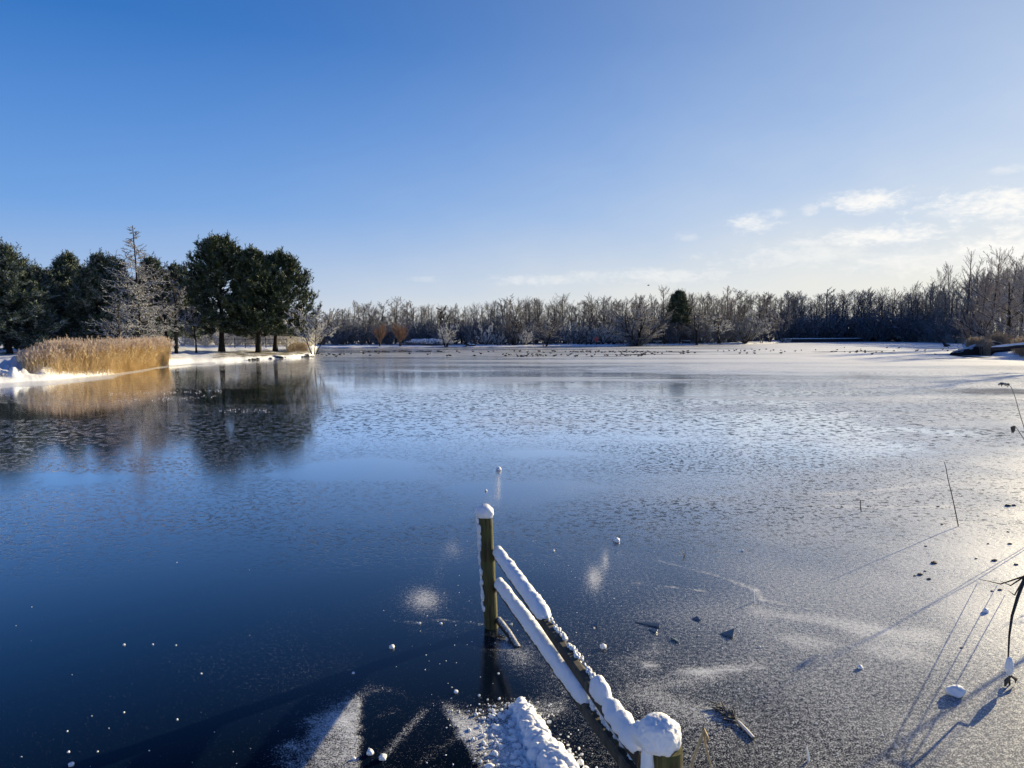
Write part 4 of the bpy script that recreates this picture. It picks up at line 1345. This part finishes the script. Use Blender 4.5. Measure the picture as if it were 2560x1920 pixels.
BM = [bird_mesh(p, [M_bird, M_beak]) for p in ('stand', 'sit', 'down', 'stand')]
GM = bird_mesh('stand', [M_gull, M_beak])
c3 = "15,912 65,916 92,936 132,916 180,912 255,906 362,888 392,888 410,886 453,886 525,882 543,886 568,882 603,884 633,884 667,884 733,878 748,874 793,882 815,876 838,878 858,880 878,876 898,878 920,878 990,882 1020,878 1047,880 1075,880 1095,880 1120,882 1138,878 1210,880 1228,880 1253,880 393,904 465,924 560,900 902,906 1103,912 1138,908 1318,930 1350,924 1452,890 1605,882 1690,902 1775,882 1828,878 1935,912 1975,904 1965,930 2003,920 2030,920 2087,914 2100,930 2138,930 2165,930 2195,932 1620,930 2120,876 1425,880"
c4 = "25,876 87,876 65,930 103,932 128,932 162,930 172,890 180,912 220,912 232,928 262,916 282,930 280,912 297,878 308,878 315,918 352,888 345,928 375,926 428,896 450,876 475,876 465,932 485,924 543,916 592,880 620,928 645,912 660,904 650,882 678,880 705,884 730,884 730,890 700,934 720,930 782,866 768,886 790,886 827,880 827,918 870,886 858,880 883,930 917,918 925,880 928,892 955,880 965,878 995,890 1025,888 1028,920 1055,926 1083,884 1083,876 1115,882 1137,890 1158,926 1185,880 1200,878 1210,900 1228,880 1250,884 1268,866 1270,886 1297,882 1325,884 1340,890 1355,888 1360,876 1380,886 1390,880 1200,918 1228,916 1255,922 1280,924 1310,924 1360,920 1398,928 1403,918 1430,928 1418,884 1440,880 1440,908 1462,908 1475,914 1480,888 1505,880 1527,886 1580,886 1550,906 1577,914 1613,894 1660,902 1710,878 1737,880 1760,880 1857,888 1868,904 1895,880 1895,904 1945,876 1947,896 2023,892"
c5 = "420,958 483,966 543,958 602,960 625,952 672,962 660,988 714,962 740,988 795,944 825,960 825,990 880,952 955,944 1003,964 1035,954 1117,954 1117,988 1160,970 1275,964 1343,956 1502,952 1677,970 1707,970 1727,968 1738,950 1820,924 1823,970 1880,980 1953,978 1960,958 2000,942 2003,956 2045,960 2047,978 2125,996 2170,976"
c6 = "280,1413 425,1413 15,1468 150,1466 218,1464 100,1490 365,1452 630,1456 650,1444 745,1444 748,1468 873,1490 960,1433 1020,1450 1110,1456 1155,1435 1140,1390 1030,1410"
c2 = "1430,1315 1460,1325 1503,1332 1525,1320 1588,1340 1622,1322 1660,1320"
rng = np.random.default_rng(7)
sets = [(c3, 820, 680, 4.424), (c4, 1280, 680, 4.424), (c5, 1700, 660, 4.424), (c6, 2160, 580, 4.88), (c2, 400, 520, 3.606)]
for s, ox, oy, k in sets:
    for tok in s.split():
        u, v = map(float, tok.split(','))
        px, py = ox + u / k, oy + v / k + 1.2
        g = G(px, py)
        gull = rng.uniform() < .10
        o = link(bpy.data.objects.new('waterbird', GM if gull else BM[rng.integers(4)]))
        o.location = tuple(g)
        o.rotation_euler = (0, 0, rng.choice([0, math.pi]) + rng.normal(0, .7))
        sc_ = rng.uniform(.58, .84)
        o.scale = (sc_,) * 3
        if px < 1180:
            tag(o, 'waterbird of the flock resting on the snowy far ice left of the rocks', 'bird', 'birds of the left flock on the ice')
        elif px < 1760:
            tag(o, 'waterbird in the dense flock on the far ice before the lit thicket', 'bird', 'birds of the middle flock on the ice')
        else:
            tag(o, 'waterbird among those strung out on the far ice towards the right shore', 'bird', 'birds strung out on the right ice')
# one bird on the wing
p = P(1621, 713.5, 70)
root = empty('flying_bird', p, 'lone dark bird flying above the wood, the only one in the air', 'bird')
root.scale = (.6, .6, .6)
bb = np.array([(-.2, 0, 0), (-.1, 0, 0), (.05, 0, .01), (.15, 0, .03), (.24, 0, .02)])
mk_obj('body', [tubes(bb[None], np.array([[.01, .05, .07, .04, .006]]), 8, 0)], [M_bird], root)
for s in (-1, 1):
    w0 = np.array([(.08, 0, .03), (.10, s * .2, .12), (.02, s * .45, .10), (-.10, s * .22, .09), (-.08, 0, .02)])
    w1 = w0 - [0, 0, .015]
    f_ = np.array([[0, 1, 2], [0, 2, 3], [0, 3, 4]])
    mk_obj('wing', [(w0, f_, 0), (w1, f_[:, ::-1], 0)], [M_bird], root, smooth=False)

# ------------------------------------------------------------------ foreground fence
def solid_tube(pts, rad, sides=20, sq=None):
    pts = np.array(pts, float); rad = np.array(rad, float)
    v, f, m = tubes(pts[None], rad[None], sides, 0)
    parts = [(v, f, 0)]
    for ring, c in ((v[:sides], pts[0]), (v[-sides:], pts[-1])):
        cv, cf = cap_fan(c, ring)
        parts.append((cv, cf, 0))
    return parts


rng = np.random.default_rng(12)
fb = G(1231, 1568)                           # far post foot
ft = P(1213, 1290, fb[1] - .02)              # its top
nt_top = P(1668, 1868, 2.27)                 # near post top
nf = np.array([nt_top[0] - .02, 2.33, -.3])
root = empty('fence', fb, 'snow-capped wooden fence running out from the bank onto the ice', 'fence')


def rel(p):
    return np.array(p, float) - fb


far = mk_obj('post', [], [M_post], root) if False else None
ax = np.linspace(0, 1, 14)[:, None]
pp = rel(fb + [0, 0, -.15]) * (1 - ax) + rel(ft) * ax
post1 = mk_obj('post', solid_tube(pp, .050 + .002 * np.sin(np.arange(14) * 1.7), 24), [M_post], root)
v, f = lump(rng, (.066, .066, .062), 4, .10, 1.4, .05, -.45)
mk_obj('snow_cap', [(v + rel(ft) + [-.006, 0, .022], f, 0)], [M_snow], post1)
# rime blown against the left side of the far post
n = 90
parts = []
for i in range(n):
    t = rng.uniform(0.18, .99)
    c = rel(fb) * (1 - t) + rel(ft) * t + [-.048 + rng.normal(0, .004), rng.normal(.012, .016), 0]
    v, f = lump(rng, (.017, .024, rng.uniform(.02, .045)), 2, .3, 1.6, .1, -2)
    parts.append((v + c, f, 0))
mk_obj('side_snow', parts, [M_rime], post1)
pp = rel(nf) * (1 - ax) + rel(nt_top) * ax
post2 = mk_obj('post', solid_tube(pp, .050 + .001 * np.sin(np.arange(14) * 1.3), 28), [M_post], root)
c = rel(nt_top) + np.array([-.026, .01, .032])
v, f = lump(rng, (.070, .066, .064), 5, .13, 1.6, .055, -.55)
v2, f2 = lump(rng, (.034, .042, .040), 4, .22, 1.6, .08, -.6)
v3, f3 = lump(rng, (.035, .04, .03), 4, .25, 1.6, .08, -.6)
mk_obj('snow_cap', [(v + c, f, 0), (v2 + c + [-.045, .05, -.022], f2, 0)], [M_snow], post2)
v, f = lump(rng, (.024, .03, .11), 3, .2, 1.2, .06, -2)
mk_obj('side_snow', [(v + rel(nt_top) + [-.062, .0, -.085], f, 0)], [M_snow], post2)


def rail_mesh(a, b, w, h_):
    """half-round rail: flat top, ridge lit on the right"""
    n = 24
    prof_ = [(-w / 2, -.2 * h_), (-w / 2 * .9, .42 * h_), (-w * .2, .5 * h_), (w * .32, .5 * h_), (w / 2, .36 * h_), (w / 2, -.3 * h_), (w * .2, -.5 * h_), (-w * .25, -.5 * h_)]
    d = (b - a); L = np.linalg.norm(d); d = d / L
    side = nrm(np.cross(d, [0, 0, 1.0])); up = np.cross(side, d)
    V = []
    for i in range(n):
        c = a + d * L * i / (n - 1)
        for (x, z) in prof_:
            V.append(c + side * x + up * z)
    k = len(prof_)
    F = [[i * k + j, i * k + (j + 1) % k, (i + 1) * k + (j + 1) % k, (i + 1) * k + j] for i in range(n - 1) for j in range(k)]
    cap = [(np.array(V[:k]), np.array([list(range(k))[::-1]]), 0), (np.array(V[-k:]), np.array([list(range(k))]), 0)]
    return [(np.array(V), np.array(F), 0)] + cap, d, L, side, up


def rail_snow(rng, a, d, side, up, s0, s1, w, hgt, amp=.25, ntail=8, droop=.02, seed=1, freq=9.0):
    """a lumpy ridge of snow along a rail between distances s0 and s1"""
    n = max(24, int((s1 - s0) / .012)); k = 18
    V = []
    for i in range(n):
        t = i / (n - 1)
        s = s0 + (s1 - s0) * t
        e = min(1, (min(t, 1 - t) * n) / ntail); e = math.sqrt(max(1 - (1 - e) ** 2, 0.0004))
        q = Vector((s * freq, seed * 7.1, 0))
        wv = w * (1 + amp * mnoise.noise(q) + amp * .5 * mnoise.noise(q * 2.7)) * e
        hv = hgt * (1 + amp * 1.2 * mnoise.noise(q + Vector((31, 0, 0))) + amp * .6 * mnoise.noise(q * 2.3 + Vector((5, 9, 0)))) * e
        sh = w * .12 * mnoise.noise(q + Vector((0, 40, 0)))
        c = a + d * s
        for j in range(k):
            an = -0.45 + (math.pi + .9) * j / (k - 1)
            x = math.cos(an) * wv + sh; z = math.sin(an) * hv if math.sin(an) > 0 else math.sin(an) * droop
            p_ = c + side * x + up * z
            nn = 1 + .09 * mnoise.noise(Vector(p_ * 30)) + .07 * mnoise.noise(Vector(p_ * 75)) + .05 * mnoise.noise(Vector(p_ * 170))
            V.append(c + side * x * nn + up * z * nn)
    F = [[i * k + j, (i + 1) * k + j, (i + 1) * k + (j + 1) % k, i * k + (j + 1) % k] for i in range(n - 1) for j in range(k)]
    return (np.array(V), np.array(F), 0)


def line_at(pxpy, Y):
    return rel(P(pxpy[0], pxpy[1], Y))


# upper rail
ua = line_at((1244, 1392), fb[1] - .05); ub = line_at((1610, 1905), 2.34)
ua = ua - (ub - ua) / np.linalg.norm(ub - ua) * .045
parts, d, L, side, up = rail_mesh(ua, ub, .044, .054)
rail1 = mk_obj('rail', parts, [M_rail], root, smooth=False)
sp_ = [rail_snow(rng, ua + up * .025, d, side, up, .005, L * .52, .041, .060, .13, seed=3),
       rail_snow(rng, ua + up * .025, d, side, up, L * .80, L * .875, .034, .058, .35, seed=8, ntail=10, freq=14),
       rail_snow(rng, ua + up * .02, d, side, up, L * .862, L * .995, .040, .054, .32, seed=9, ntail=10, freq=14)]
for q_ in sp_:
    mk_obj('snow_cover', [q_], [M_snow], rail1)
rp = []
for i in range(190):
    s = rng.uniform(L * .49, L * .87)
    top_ = rng.uniform() < .28
    c = ua + d * s + side * (rng.normal(-.027, .004) if not top_ else rng.uniform(-.026, -.008)) + up * (rng.uniform(-.03, .03) if not top_ else .032)
    v, f = lump(rng, np.array([.008, .014, .010]) * rng.uniform(.6, 1.3), 2, .4, 1.6, .15, -2)
    rp.append((v + c, f, 0))
mk_obj('rime', rp, [M_rime], rail1)
# lower rail
la = line_at((1247, 1470), fb[1] - .05); lb_ = line_at((1655, 2030), 2.15)
la = la - (lb_ - la) / np.linalg.norm(lb_ - la) * .045
parts, d, L, side, up = rail_mesh(la, lb_, .044, .054)
rail2 = mk_obj('rail', parts, [M_rail], root, smooth=False)
s78 = None
for q in np.linspace(.3, .95, 400):     # where the snow ends: photo pixel row 1765
    w_ = la + d * L * q + fb
    cyy = topx(w_[0], w_[1])
    yc = w_[1] * math.cos(PITCH) - (w_[2] - H) * math.sin(PITCH); upc = w_[1] * math.sin(PITCH) + (w_[2] - H) * math.cos(PITCH)
    if 960 - KPX * upc / yc > 1775:
        s78 = q; break
sp_ = [rail_snow(rng, la + up * .025, d, side, up, .005, L * (s78 or .7), .039, .058, .12, seed=5)]
mk_obj('snow_cover', sp_, [M_snow], rail2)
rp = []
for i in range(240):
    s = rng.uniform(L * ((s78 or .7) - .04), L)
    c = la + d * s + side * rng.uniform(-.034, -.006) + up * rng.normal(.024, .012)
    v, f = lump(rng, np.array([.009, .013, .011]) * rng.uniform(.6, 1.5), 2, .4, 1.6, .15, -2)
    rp.append((v + c, f, 0))
mk_obj('rime', rp, [M_rime], rail2)
# slanting strut stuck in the ice
sa = rel(P(1246, 1550, fb[1] - .03)); sb = rel(G(1296, 1618))
mk_obj('strut', solid_tube([sa, sa * .5 + sb * .5 + [0, 0, .005], sb + [0, 0, -.01]], [.026, .025, .022], 12), [frosted('strut_wood', (0.05, 0.04, 0.03), (.6, .6, .6), .45, 1.1, 60, .8)], root)

# ------------------------------------------------------------------ snow heap and scattered lumps
g = G(1345, 1850)
hp = []
line = [G(1300, 1768), G(1318, 1800), G(1340, 1850), G(1365, 1890), G(1400, 1935), G(1440, 2000)]
rng = np.random.default_rng(61)
hx = np.arange(-.42, .42, .0045); hy = np.arange(-.62, .40, .0045)
HX, HY = np.meshgrid(hx + g[0], hy + g[1], indexing='ij')
hh = np.full(HX.shape, -1.0)
for k in range(5):
    a_, b_ = line[k], line[k + 1]
    dd_, tt_ = near_seg(a_[0], a_[1], b_[0], b_[1], HX, HY)
    wl = .038 + .009 * (k + tt_)
    hh = np.maximum(hh, (.040 + .006 * (k + tt_)) * (1 - (dd_ / wl) ** 2))
for i in range(620):
    t = rng.uniform(0, 5); k = min(int(t), 4); c = line[k] * (1 - t + k) + line[k + 1] * (t - k)
    off = rng.normal(0, 1) * (.032 + .008 * t) - .014
    r_ = rng.uniform(.007, .026) * (1 + .10 * t) * (.6 if abs(off) > .06 else 1)
    cx_, cy_ = c[0] + off, c[1] + rng.normal(0, .03)
    zc = max(0.0, (.036 + .006 * t) * (1 - (off / (.043 + .009 * t)) ** 2)) + rng.uniform(-.004, .008)
    d2 = (HX - cx_) ** 2 + (HY - cy_) ** 2
    hh = np.maximum(hh, np.where(d2 < r_ * r_, zc + np.sqrt(np.maximum(r_ * r_ - d2, 0)) * .9 - .004, -1))
hh = hh + (fbm(HX * 60, HY * 60, 71, 3) - .5) * .012
hv_ = np.stack([HX - g[0], HY - g[1], np.maximum(hh, -.004)], -1)
n0_, n1_ = HX.shape
q0 = np.arange(n0_ - 1)[:, None] * n1_ + np.arange(n1_ - 1)[None, :]
qf = np.stack([q0, q0 + n1_, q0 + n1_ + 1, q0 + 1], -1).reshape(-1, 4)
keep = hh.ravel()[qf].max(1) > .002
used = np.unique(qf[keep]); rem = np.full(n0_ * n1_, -1); rem[used] = np.arange(len(used))
hp = [(hv_.reshape(-1, 3)[used], rem[qf[keep]], 0)]
for i in range(46):
    c = G(rng.uniform(1188, 1330) + (0 if i % 4 else 60), 0 + rng.uniform(1785, 1935))
    r_ = rng.uniform(.006, .017)
    v, f = lump(rng, (r_ * rng.uniform(.8, 1.6), r_, r_ * .85), 2, .45, 1.7, .2, -.5)
    hp.append((v + c + [0, 0, r_ * .4] - g, f, 0))
heap = mk_obj('snow_heap', hp, [M_snow], loc=g)
tag(heap, 'broken heap of snow lying on the ice left of the near fence post', 'snow heap')
cr = []
for i in range(1250):
    if i < 900:                       # fallen crumbs around the heap
        t = rng.uniform(0, 5); k = min(int(t), 4); c = line[k] * (1 - t + k) + line[k + 1] * (t - k)
        c = c + [-abs(rng.normal(.02, .16)) if rng.uniform() < .78 else abs(rng.normal(.08, .07)), rng.normal(0, .06), 0]
        s_ = rng.uniform(.002, .008) * (1.7 if rng.uniform() < .2 else 1)
    elif i < 938:                    # specks over the near ice
        px, py = rng.uniform(0, 1500), 1300 + 620 * rng.uniform(0, 1) ** .6
        c = G(px, py); s_ = rng.uniform(.0015, .0045)
    else:
        px, py = rng.uniform(1050, 2400), rng.uniform(1350, 1900)
        c = G(px, py); s_ = rng.uniform(.002, .005)
    v, f = ico(1)
    cr.append((v * np.array([s_, s_, s_ * .8]) * rng.uniform(.6, 1.3, 3) + c + [0, 0, s_ * .5], f, 0))
o = mk_obj('snow_crumbs', cr, [M_snow], smooth=False)
tag(o, 'loose snow crumbs scattered over the near ice', 'snow', kind='stuff')
# frost-flower grains standing on the far left ice
cr = []
for (x0, y0, x1, y1, n) in [(270, 985, 560, 977, 110), (380, 1000, 540, 990, 60), (280, 1002, 360, 1000, 20), (545, 1027, 680, 1027, 40), (20, 962, 180, 958, 20), (300, 946, 430, 936, 30)]:
    for i in range(n):
        t = rng.uniform(0, 1)
        c = G(x0 + (x1 - x0) * t, y0 + (y1 - y0) * t + rng.normal(0, 2.5)); s_ = rng.uniform(.005, .012)
        v, f = ico(1)
        cr.append((v * np.array([s_, s_, s_ * .9]) * rng.uniform(.6, 1.4, 3) + c + [0, 0, s_ * .5], f, 0))
o = mk_obj('frost_grains', cr, [M_snow], smooth=False)
tag(o, 'rows of white frost grains on the dark ice before the reed bed', 'frost', kind='stuff')

lumps = [(1247, 1176, 15, 'round snowball at the head of a powder trail beyond the far fence post'), (1215, 1228, 8, 'small snowball just beyond the top of the far fence post'), (1541, 1354, 17, 'flat snow lump at the head of a trail right of the fence'),
         (1384, 1378, 8, 'small snow pebble between the fence and the trail lump'), (980, 1620, 14, 'clean round snowball on dark ice left of the fence'), (883, 1684, 9, 'small snow lump above the dark pane'),
         (957, 1898, 21, 'smooth snowball at the bottom of the dark pane'), (925, 1885, 20, 'curled snow chunk left of the smooth snowball'), (885, 1898, 11, 'small chunk beside the curled snow chunk'), (1508, 1620, 18, 'angular snow lump right of the upper rail'),
         (1049, 1560, 9, 'pointed ice chip, left of the two near the far post foot'), (1102, 1560, 9, 'pointed ice chip, right of the two near the far post foot'), (310, 1613, 8, 'small snow pebble on the dark left ice, biggest of the upper three'), (382, 1612, 6, 'tiny snow pebble, middle of the upper three at left'),
         (440, 1614, 5, 'tiny snow pebble, rightmost of the upper three at left'), (503, 1685, 6, 'tiny double pebble in the middle of the left ice'), (310, 1782, 6, 'tiny pebble low in the left ice beside a thin flake'), (443, 1800, 7, 'snow pebble above the post shadow at lower left'),
         (168, 1829, 6, 'tiny pebble in the dark lower left corner'), (171, 1881, 8, 'pebble near the bottom at lower left'), (244, 1880, 6, 'pebble right of its twin at lower left'), (178, 1914, 14, 'elongated snow lump touching the bottom border at left'),
         (1485, 1571, 7, 'fluffy small lump right of the upper rail snow'), (1140, 1732, 12, 'flat snow flake beside the post reflection'), (1198, 1740, 8, 'small lump under the post reflection'), (2150, 1671, 15, 'round shaded snow lump on the grey ice at right'),
         (2390, 1738, 50, 'big smooth snow mound on the crusted ice at lower right'), (1246, 1685, 7, 'small lump inside the dark post reflection'), (1278, 1562, 9, 'white lump beside the slanting strut'), (1268, 1600, 9, 'white lump under the slanting strut'),
         (2464, 1530, 16, 'dark-shaded lump left of the drooping twig'), (1856, 1378, 9, 'pinkish snow lump in the middle right ice'), (1900, 1618, 7, 'small white lump in the grey ice near the shards')]
for (px, py, d_, lab) in lumps:
    g = G(px, py)
    s_ = d_ / KPX * g[1] / 2 * (.82 if d_ < 12 else .95)
    v, f = lump(rng, (s_, s_ * (1.0 if d_ < 40 else .8), s_ * (.85 if d_ < 40 else .62)), 3, .28, 1.4, .10, -.55)
    tag(mk_obj('snow_lump', [(v, f, 0)], [M_snow], loc=(g[0], g[1], s_ * .42)), lab, 'snow lump')

# ice shards: thin splinters tipped up out of the sheet
m, T = new_mat('clear_ice'); M_shard = m
finish(T, **{'Base Color': (0.10, 0.14, 0.19, 1), 'Roughness': .18, 'IOR': 1.31})
for (pts, hz, lab) in [([(1480, 1568), (1494, 1568), (1496, 1555)], .02, 'small triangular ice shard nearest the fence'), ([(1588, 1556), (1648, 1570), (1650, 1564)], .014, 'long thin ice splinter right of the triangular shard'),
                       ([(1622, 1574), (1640, 1584), (1645, 1578)], .012, 'short dark ice splinter below the long one'), ([(1800, 1585), (1832, 1596), (1836, 1582)], .03, 'largest tilted ice shard in the grey middle ice'),
                       ([(1730, 1548), (1752, 1554), (1742, 1545)], .012, 'leaf-shaped ice shard above the other shards'), ([(1690, 1598), (1697, 1608), (1678, 1598)], .01, 'narrow dark chip below the shards')]:
    w = [G(*p) for p in pts]
    g = w[0]
    w = [q - g for q in w]
    n_ = len(w)
    top = [q + np.array([0, 0, hz * (k / (n_ - 1)) + .004]) for k, q in enumerate(w)]
    V = np.array([q + [0, 0, -.01] for q in w] + top)
    F4 = np.array([[i, (i + 1) % n_, n_ + (i + 1) % n_, n_ + i] for i in range(n_)])
    tag(mk_obj('ice_shard', [(V, F4, 0), (V, np.array([[n_, n_ + 1, n_ + 2]]), 0)], [M_shard], loc=g, smooth=False), lab, 'ice shard')


# ------------------------------------------------------------------ sticks, stalks and twigs
def stalk(name, pts, r0, r1, mat, label, cat, sides=7):
    g = pts[0]
    q = [p - g for p in pts]
    k = len(q)
    o = mk_obj(name, solid_tube(q, np.linspace(r0, r1, k), sides), [mat], loc=g)
    return tag(o, label, cat)


Y = G(2396, 1314)[1]
stalk('stick', [G(2396, 1316), P(2390, 1285, Y), P(2380, 1238, Y), P(2370, 1198, Y), P(2365, 1170, Y), P(2361, 1154, Y)], .006, .0035, M_stick, 'thin dark stick standing up from the ice on the right', 'stick')
Y = G(2153, 1279)[1]
stalk('stick', [G(2153, 1280), P(2151, 1265, Y), P(2151, 1250, Y)], .006, .005, M_stick, 'short stub of a stick far out on the right ice', 'stick')
Y = G(1711, 1391)[1]
root = empty('grass_sprig', G(1711, 1391), 'tiny pale V-shaped grass sprig frozen in the ice', 'grass sprig')
for (x, y) in ((1704, 1373), (1714, 1378)):
    mk_obj('blade', solid_tube([(0, 0, -.01), (P(x, y, Y) - G(1711, 1391)) * .6, P(x, y, Y) - G(1711, 1391)], [.004, .003, .0015], 5), [M_straw], root)
Y = G(1886, 1503)[1]
stalk('stalk', [G(1886, 1505), P(1885, 1490, Y), P(1885, 1478, Y)], .005, .004, M_rime, 'short white rimed stalk in the middle right ice', 'stalk')
Y = G(2021, 1902)[1]
stalk('stalk', [G(2022, 1903), P(2020, 1885, Y), P(2017, 1868, Y)], .005, .004, M_rime, 'short rimed stalk at the lower right near the bottom', 'stalk')
# broken bent reed at the bottom border
Yb = 3.3
root = empty('bent_reed', P(1720, 1925, Yb), 'bent dry straw reed at the bottom border right of the near post', 'reed')
o_ = P(1720, 1925, Yb)
mk_obj('stem', solid_tube([P(1716, 1960, Yb) - o_, P(1735, 1890, Yb) - o_, P(1752, 1850, Yb) - o_, P(1759, 1824, Yb) - o_], [.006, .006, .0055, .005], 6), [M_straw], root)
mk_obj('stem', solid_tube([P(1759, 1826, Yb) - o_, P(1765, 1870, Yb + .03) - o_, P(1780, 1925, Yb + .05) - o_], [.005, .005, .004], 6), [M_straw], root)
mk_obj('leaf', [tubes(np.array([[P(1758, 1822, Yb) - o_, P(1766, 1838, Yb) - o_, P(1773, 1852, Yb) - o_]]), np.array([[.008, .007, .003]]), 4), tubes(np.array([[P(1756, 1836, Yb) - o_, P(1750, 1850, Yb) - o_, P(1745, 1866, Yb) - o_]]), np.array([[.006, .008, .004]]), 4)], [M_straw], root)
# dead reed lying on the ice with a dark seed head
a, b = G(1884, 1849), G(1845, 1808)
root = empty('fallen_reed', a, 'dead reed with dark seed head lying on the ice at lower right', 'reed')
mk_obj('stem', solid_tube([[0, 0, .008], (b - a) * .5 + [0, 0, .01], b - a + [0, 0, .012]], [.009, .010, .007], 8), [frosted('reed_frosted', (.2, .15, .09), (.75, .72, .68), -.1, .6, 40, .5)], root)
n = 60
st = np.tile(b - a, (n, 1)) + np.outer(rng.uniform(0, 1, n), G(1800, 1772) - b) + np.stack([rng.normal(0, .008, n), rng.normal(0, .012, n), np.full(n, .008)], 1)
dd = np.stack([rng.normal(-.5, .4, n), rng.normal(.6, .4, n), rng.uniform(-.1, .4, n)], 1)
mk_obj('seed_head', [tubes(poly(rng, st, dd, rng.uniform(.02, .07, n), 3, 0, .2), np.full((n, 3), .004), 4, 0)], [frosted('seed_husk', (.03, .025, .02), (.6, .57, .5), .6, 1.1, 60, .6)], root)
# tall arching reed at the right border
Yr = 7.5
root = empty('tall_reed', P(2600, 1300, Yr), 'tall arching reed with drooping head at the right border', 'reed')
o_ = P(2600, 1300, Yr)
pts = [P(2604, 1445, Yr), P(2600, 1300, Yr), P(2580, 1130, Yr), P(2560, 1068, Yr), P(2548, 1030, Yr), P(2537, 990, Yr), P(2529, 970, Yr), P(2522, 960, Yr)]
mk_obj('stem', solid_tube([p - o_ for p in pts], np.linspace(.0045, .0025, 8), 6), [M_stick], root)
hd = poly(rng, np.tile(P(2524, 960, Yr) - o_, (26, 1)) + np.outer(rng.uniform(0, 1, 26), P(2502, 956, Yr) - P(2524, 960, Yr)), np.stack([rng.normal(-.8, .3, 26), rng.normal(0, .4, 26), rng.normal(-.35, .3, 26)], 1), rng.uniform(.02, .045, 26), 3, -.1, .2)
mk_obj('seed_head', [tubes(hd, np.full((26, 3), .005), 4, 0)], [frosted('reed_head', (.05, .04, .035), (.6, .6, .6), .3, .9, 60, .5)], root)
root = empty('leafy_twig', P(2560, 1098, Yr), 'thin twig with one curled dead leaf at the right border', 'twig')
o_ = P(2560, 1098, Yr)
mk_obj('stem', solid_tube([P(2620, 1440, Yr) - o_, P(2604, 1220, Yr) - o_, P(2575, 1120, Yr) - o_, [0, 0, 0], P(2545, 1075, Yr) - o_, P(2537, 1065, Yr) - o_], np.linspace(.005, .003, 6), 6), [M_stick], root)
q = [P(2537, 1064, Yr) - o_, P(2528, 1068, Yr) - o_, P(2531, 1084, Yr) - o_, P(2536, 1080, Yr) - o_, P(2539, 1072, Yr) - o_]
V = np.array(q); V2 = V + [0, .012, 0]; V[1:3] += [0, -.012, 0]
mk_obj('leaf', [(V, np.array([[0, 1, 2, 3, 4]]), 0), (V2, np.array([[4, 3, 2, 1, 0]]), 0)], [M_leaf], root, smooth=False)
# drooping twig weighed down by a snow lump at the right
yb = G(2526, 1712)[1]
root = empty('drooping_twig', G(2526, 1712), 'drooping twig with a shaded snow lump frozen to the ice at the right border', 'twig')
o_ = G(2526, 1712)
pts = [P(2700, 1180, 5.6), P(2620, 1320, 5.1), P(2568, 1430, 4.75), P(2545, 1490, 4.6), P(2530, 1540, 4.5), P(2523, 1590, 4.46), P(2521, 1640, yb), P(2524, 1690, yb), G(2524, 1712)]
mk_obj('stem', solid_tube([p - o_ for p in pts], [.02, .016, .012, .010, .008, .006, .005, .005, .005], 8), [M_stick], root)
v, f = lump(rng, (.022, .022, .055), 3, .25, 1.3, .06, -2)
mk_obj('snow_lump', [(v + (P(2523, 1665, yb - .01) - o_), f, 0)], [M_snow], root)
mk_obj('leaf', [tubes(np.array([[P(2526, 1690, yb) - o_, P(2516, 1702, yb) - o_, P(2512, 1716, yb - .03) - o_]]), np.array([[.006, .014, .004]]), 5), tubes(np.array([[P(2528, 1690, yb) - o_, P(2540, 1698, yb) - o_, P(2538, 1708, yb) - o_]]), np.array([[.006, .012, .004]]), 5)], [M_leaf], root)
br = []
for (x, y, Yq) in ((2440, 1452, 4.7), (2490, 1456, 4.7), (2510, 1480, 4.6), (2500, 1530, 4.5)):
    br.append([P(2563, 1440, 4.77) - o_, P((x + 2563) / 2, y + 8, 4.74) - o_, G(x + 10, y + 2) - o_ + [0, 0, .02]])
mk_obj('side_twig', [tubes(np.array(br[:3]), np.array([[.006, .004, .002]] * 3), 5)], [M_stick], root)
# frozen debris dark on the right ice
rng = np.random.default_rng(33)
dbl = [(2030, 1266, 1), (2065, 1272, 1), (2105, 1268, 2), (2170, 1266, 2), (2345, 1267, 2), (2176, 1267, 1), (2355, 1312, 2), (2520, 1265, 4), (2535, 1264, 3), (2315, 1366, 2), (2300, 1437, 4), (2312, 1428, 2), (2323, 1448, 3), (2287, 1440, 2), (2440, 1397, 2), (2480, 1303, 1), (2520, 1330, 2),
       (2525, 1360, 3), (2485, 1402, 4), (2540, 1412, 3), (2500, 1475, 3), (2480, 1478, 2), (2470, 1360, 2), (2404, 1620, 2), (2335, 1408, 5)]
for (px, py, s_) in dbl:
    g = G(px, py); q = s_ * .0032 * g[1] / 6
    v, f = lump(rng, (q * 1.8, q * 1.4, q * .8), 2, .5, 1.5, .15, -.5)
    tag(mk_obj('leaf_scrap', [(v, f, 0)], [M_leaf], loc=(g[0], g[1], q * .3), smooth=False), 'tiny dark scrap of leaf frozen onto the pale right-hand ice', 'leaf scrap', 'leaf scraps on the right ice')
# leafless bush on the bank beyond the right border: its stems throw the blue stripes over the crusted snow
for i, (x, y, h_) in enumerate([(6.4, 7.0, 1.75)]):
    sh_ = shrub(R(600 + i), h_, .8, .0035, 4, (4, 3, 2))
    build_tree('shrub', sh_, (x, y, -.02), ['taller leafless bush beyond the right border, striping the snow with shade', 'lower leafless bush beyond the right border, striping the snow with shade'][i], 'shrub', (M_stick, M_stick), kids=('stems', 'twigs'))
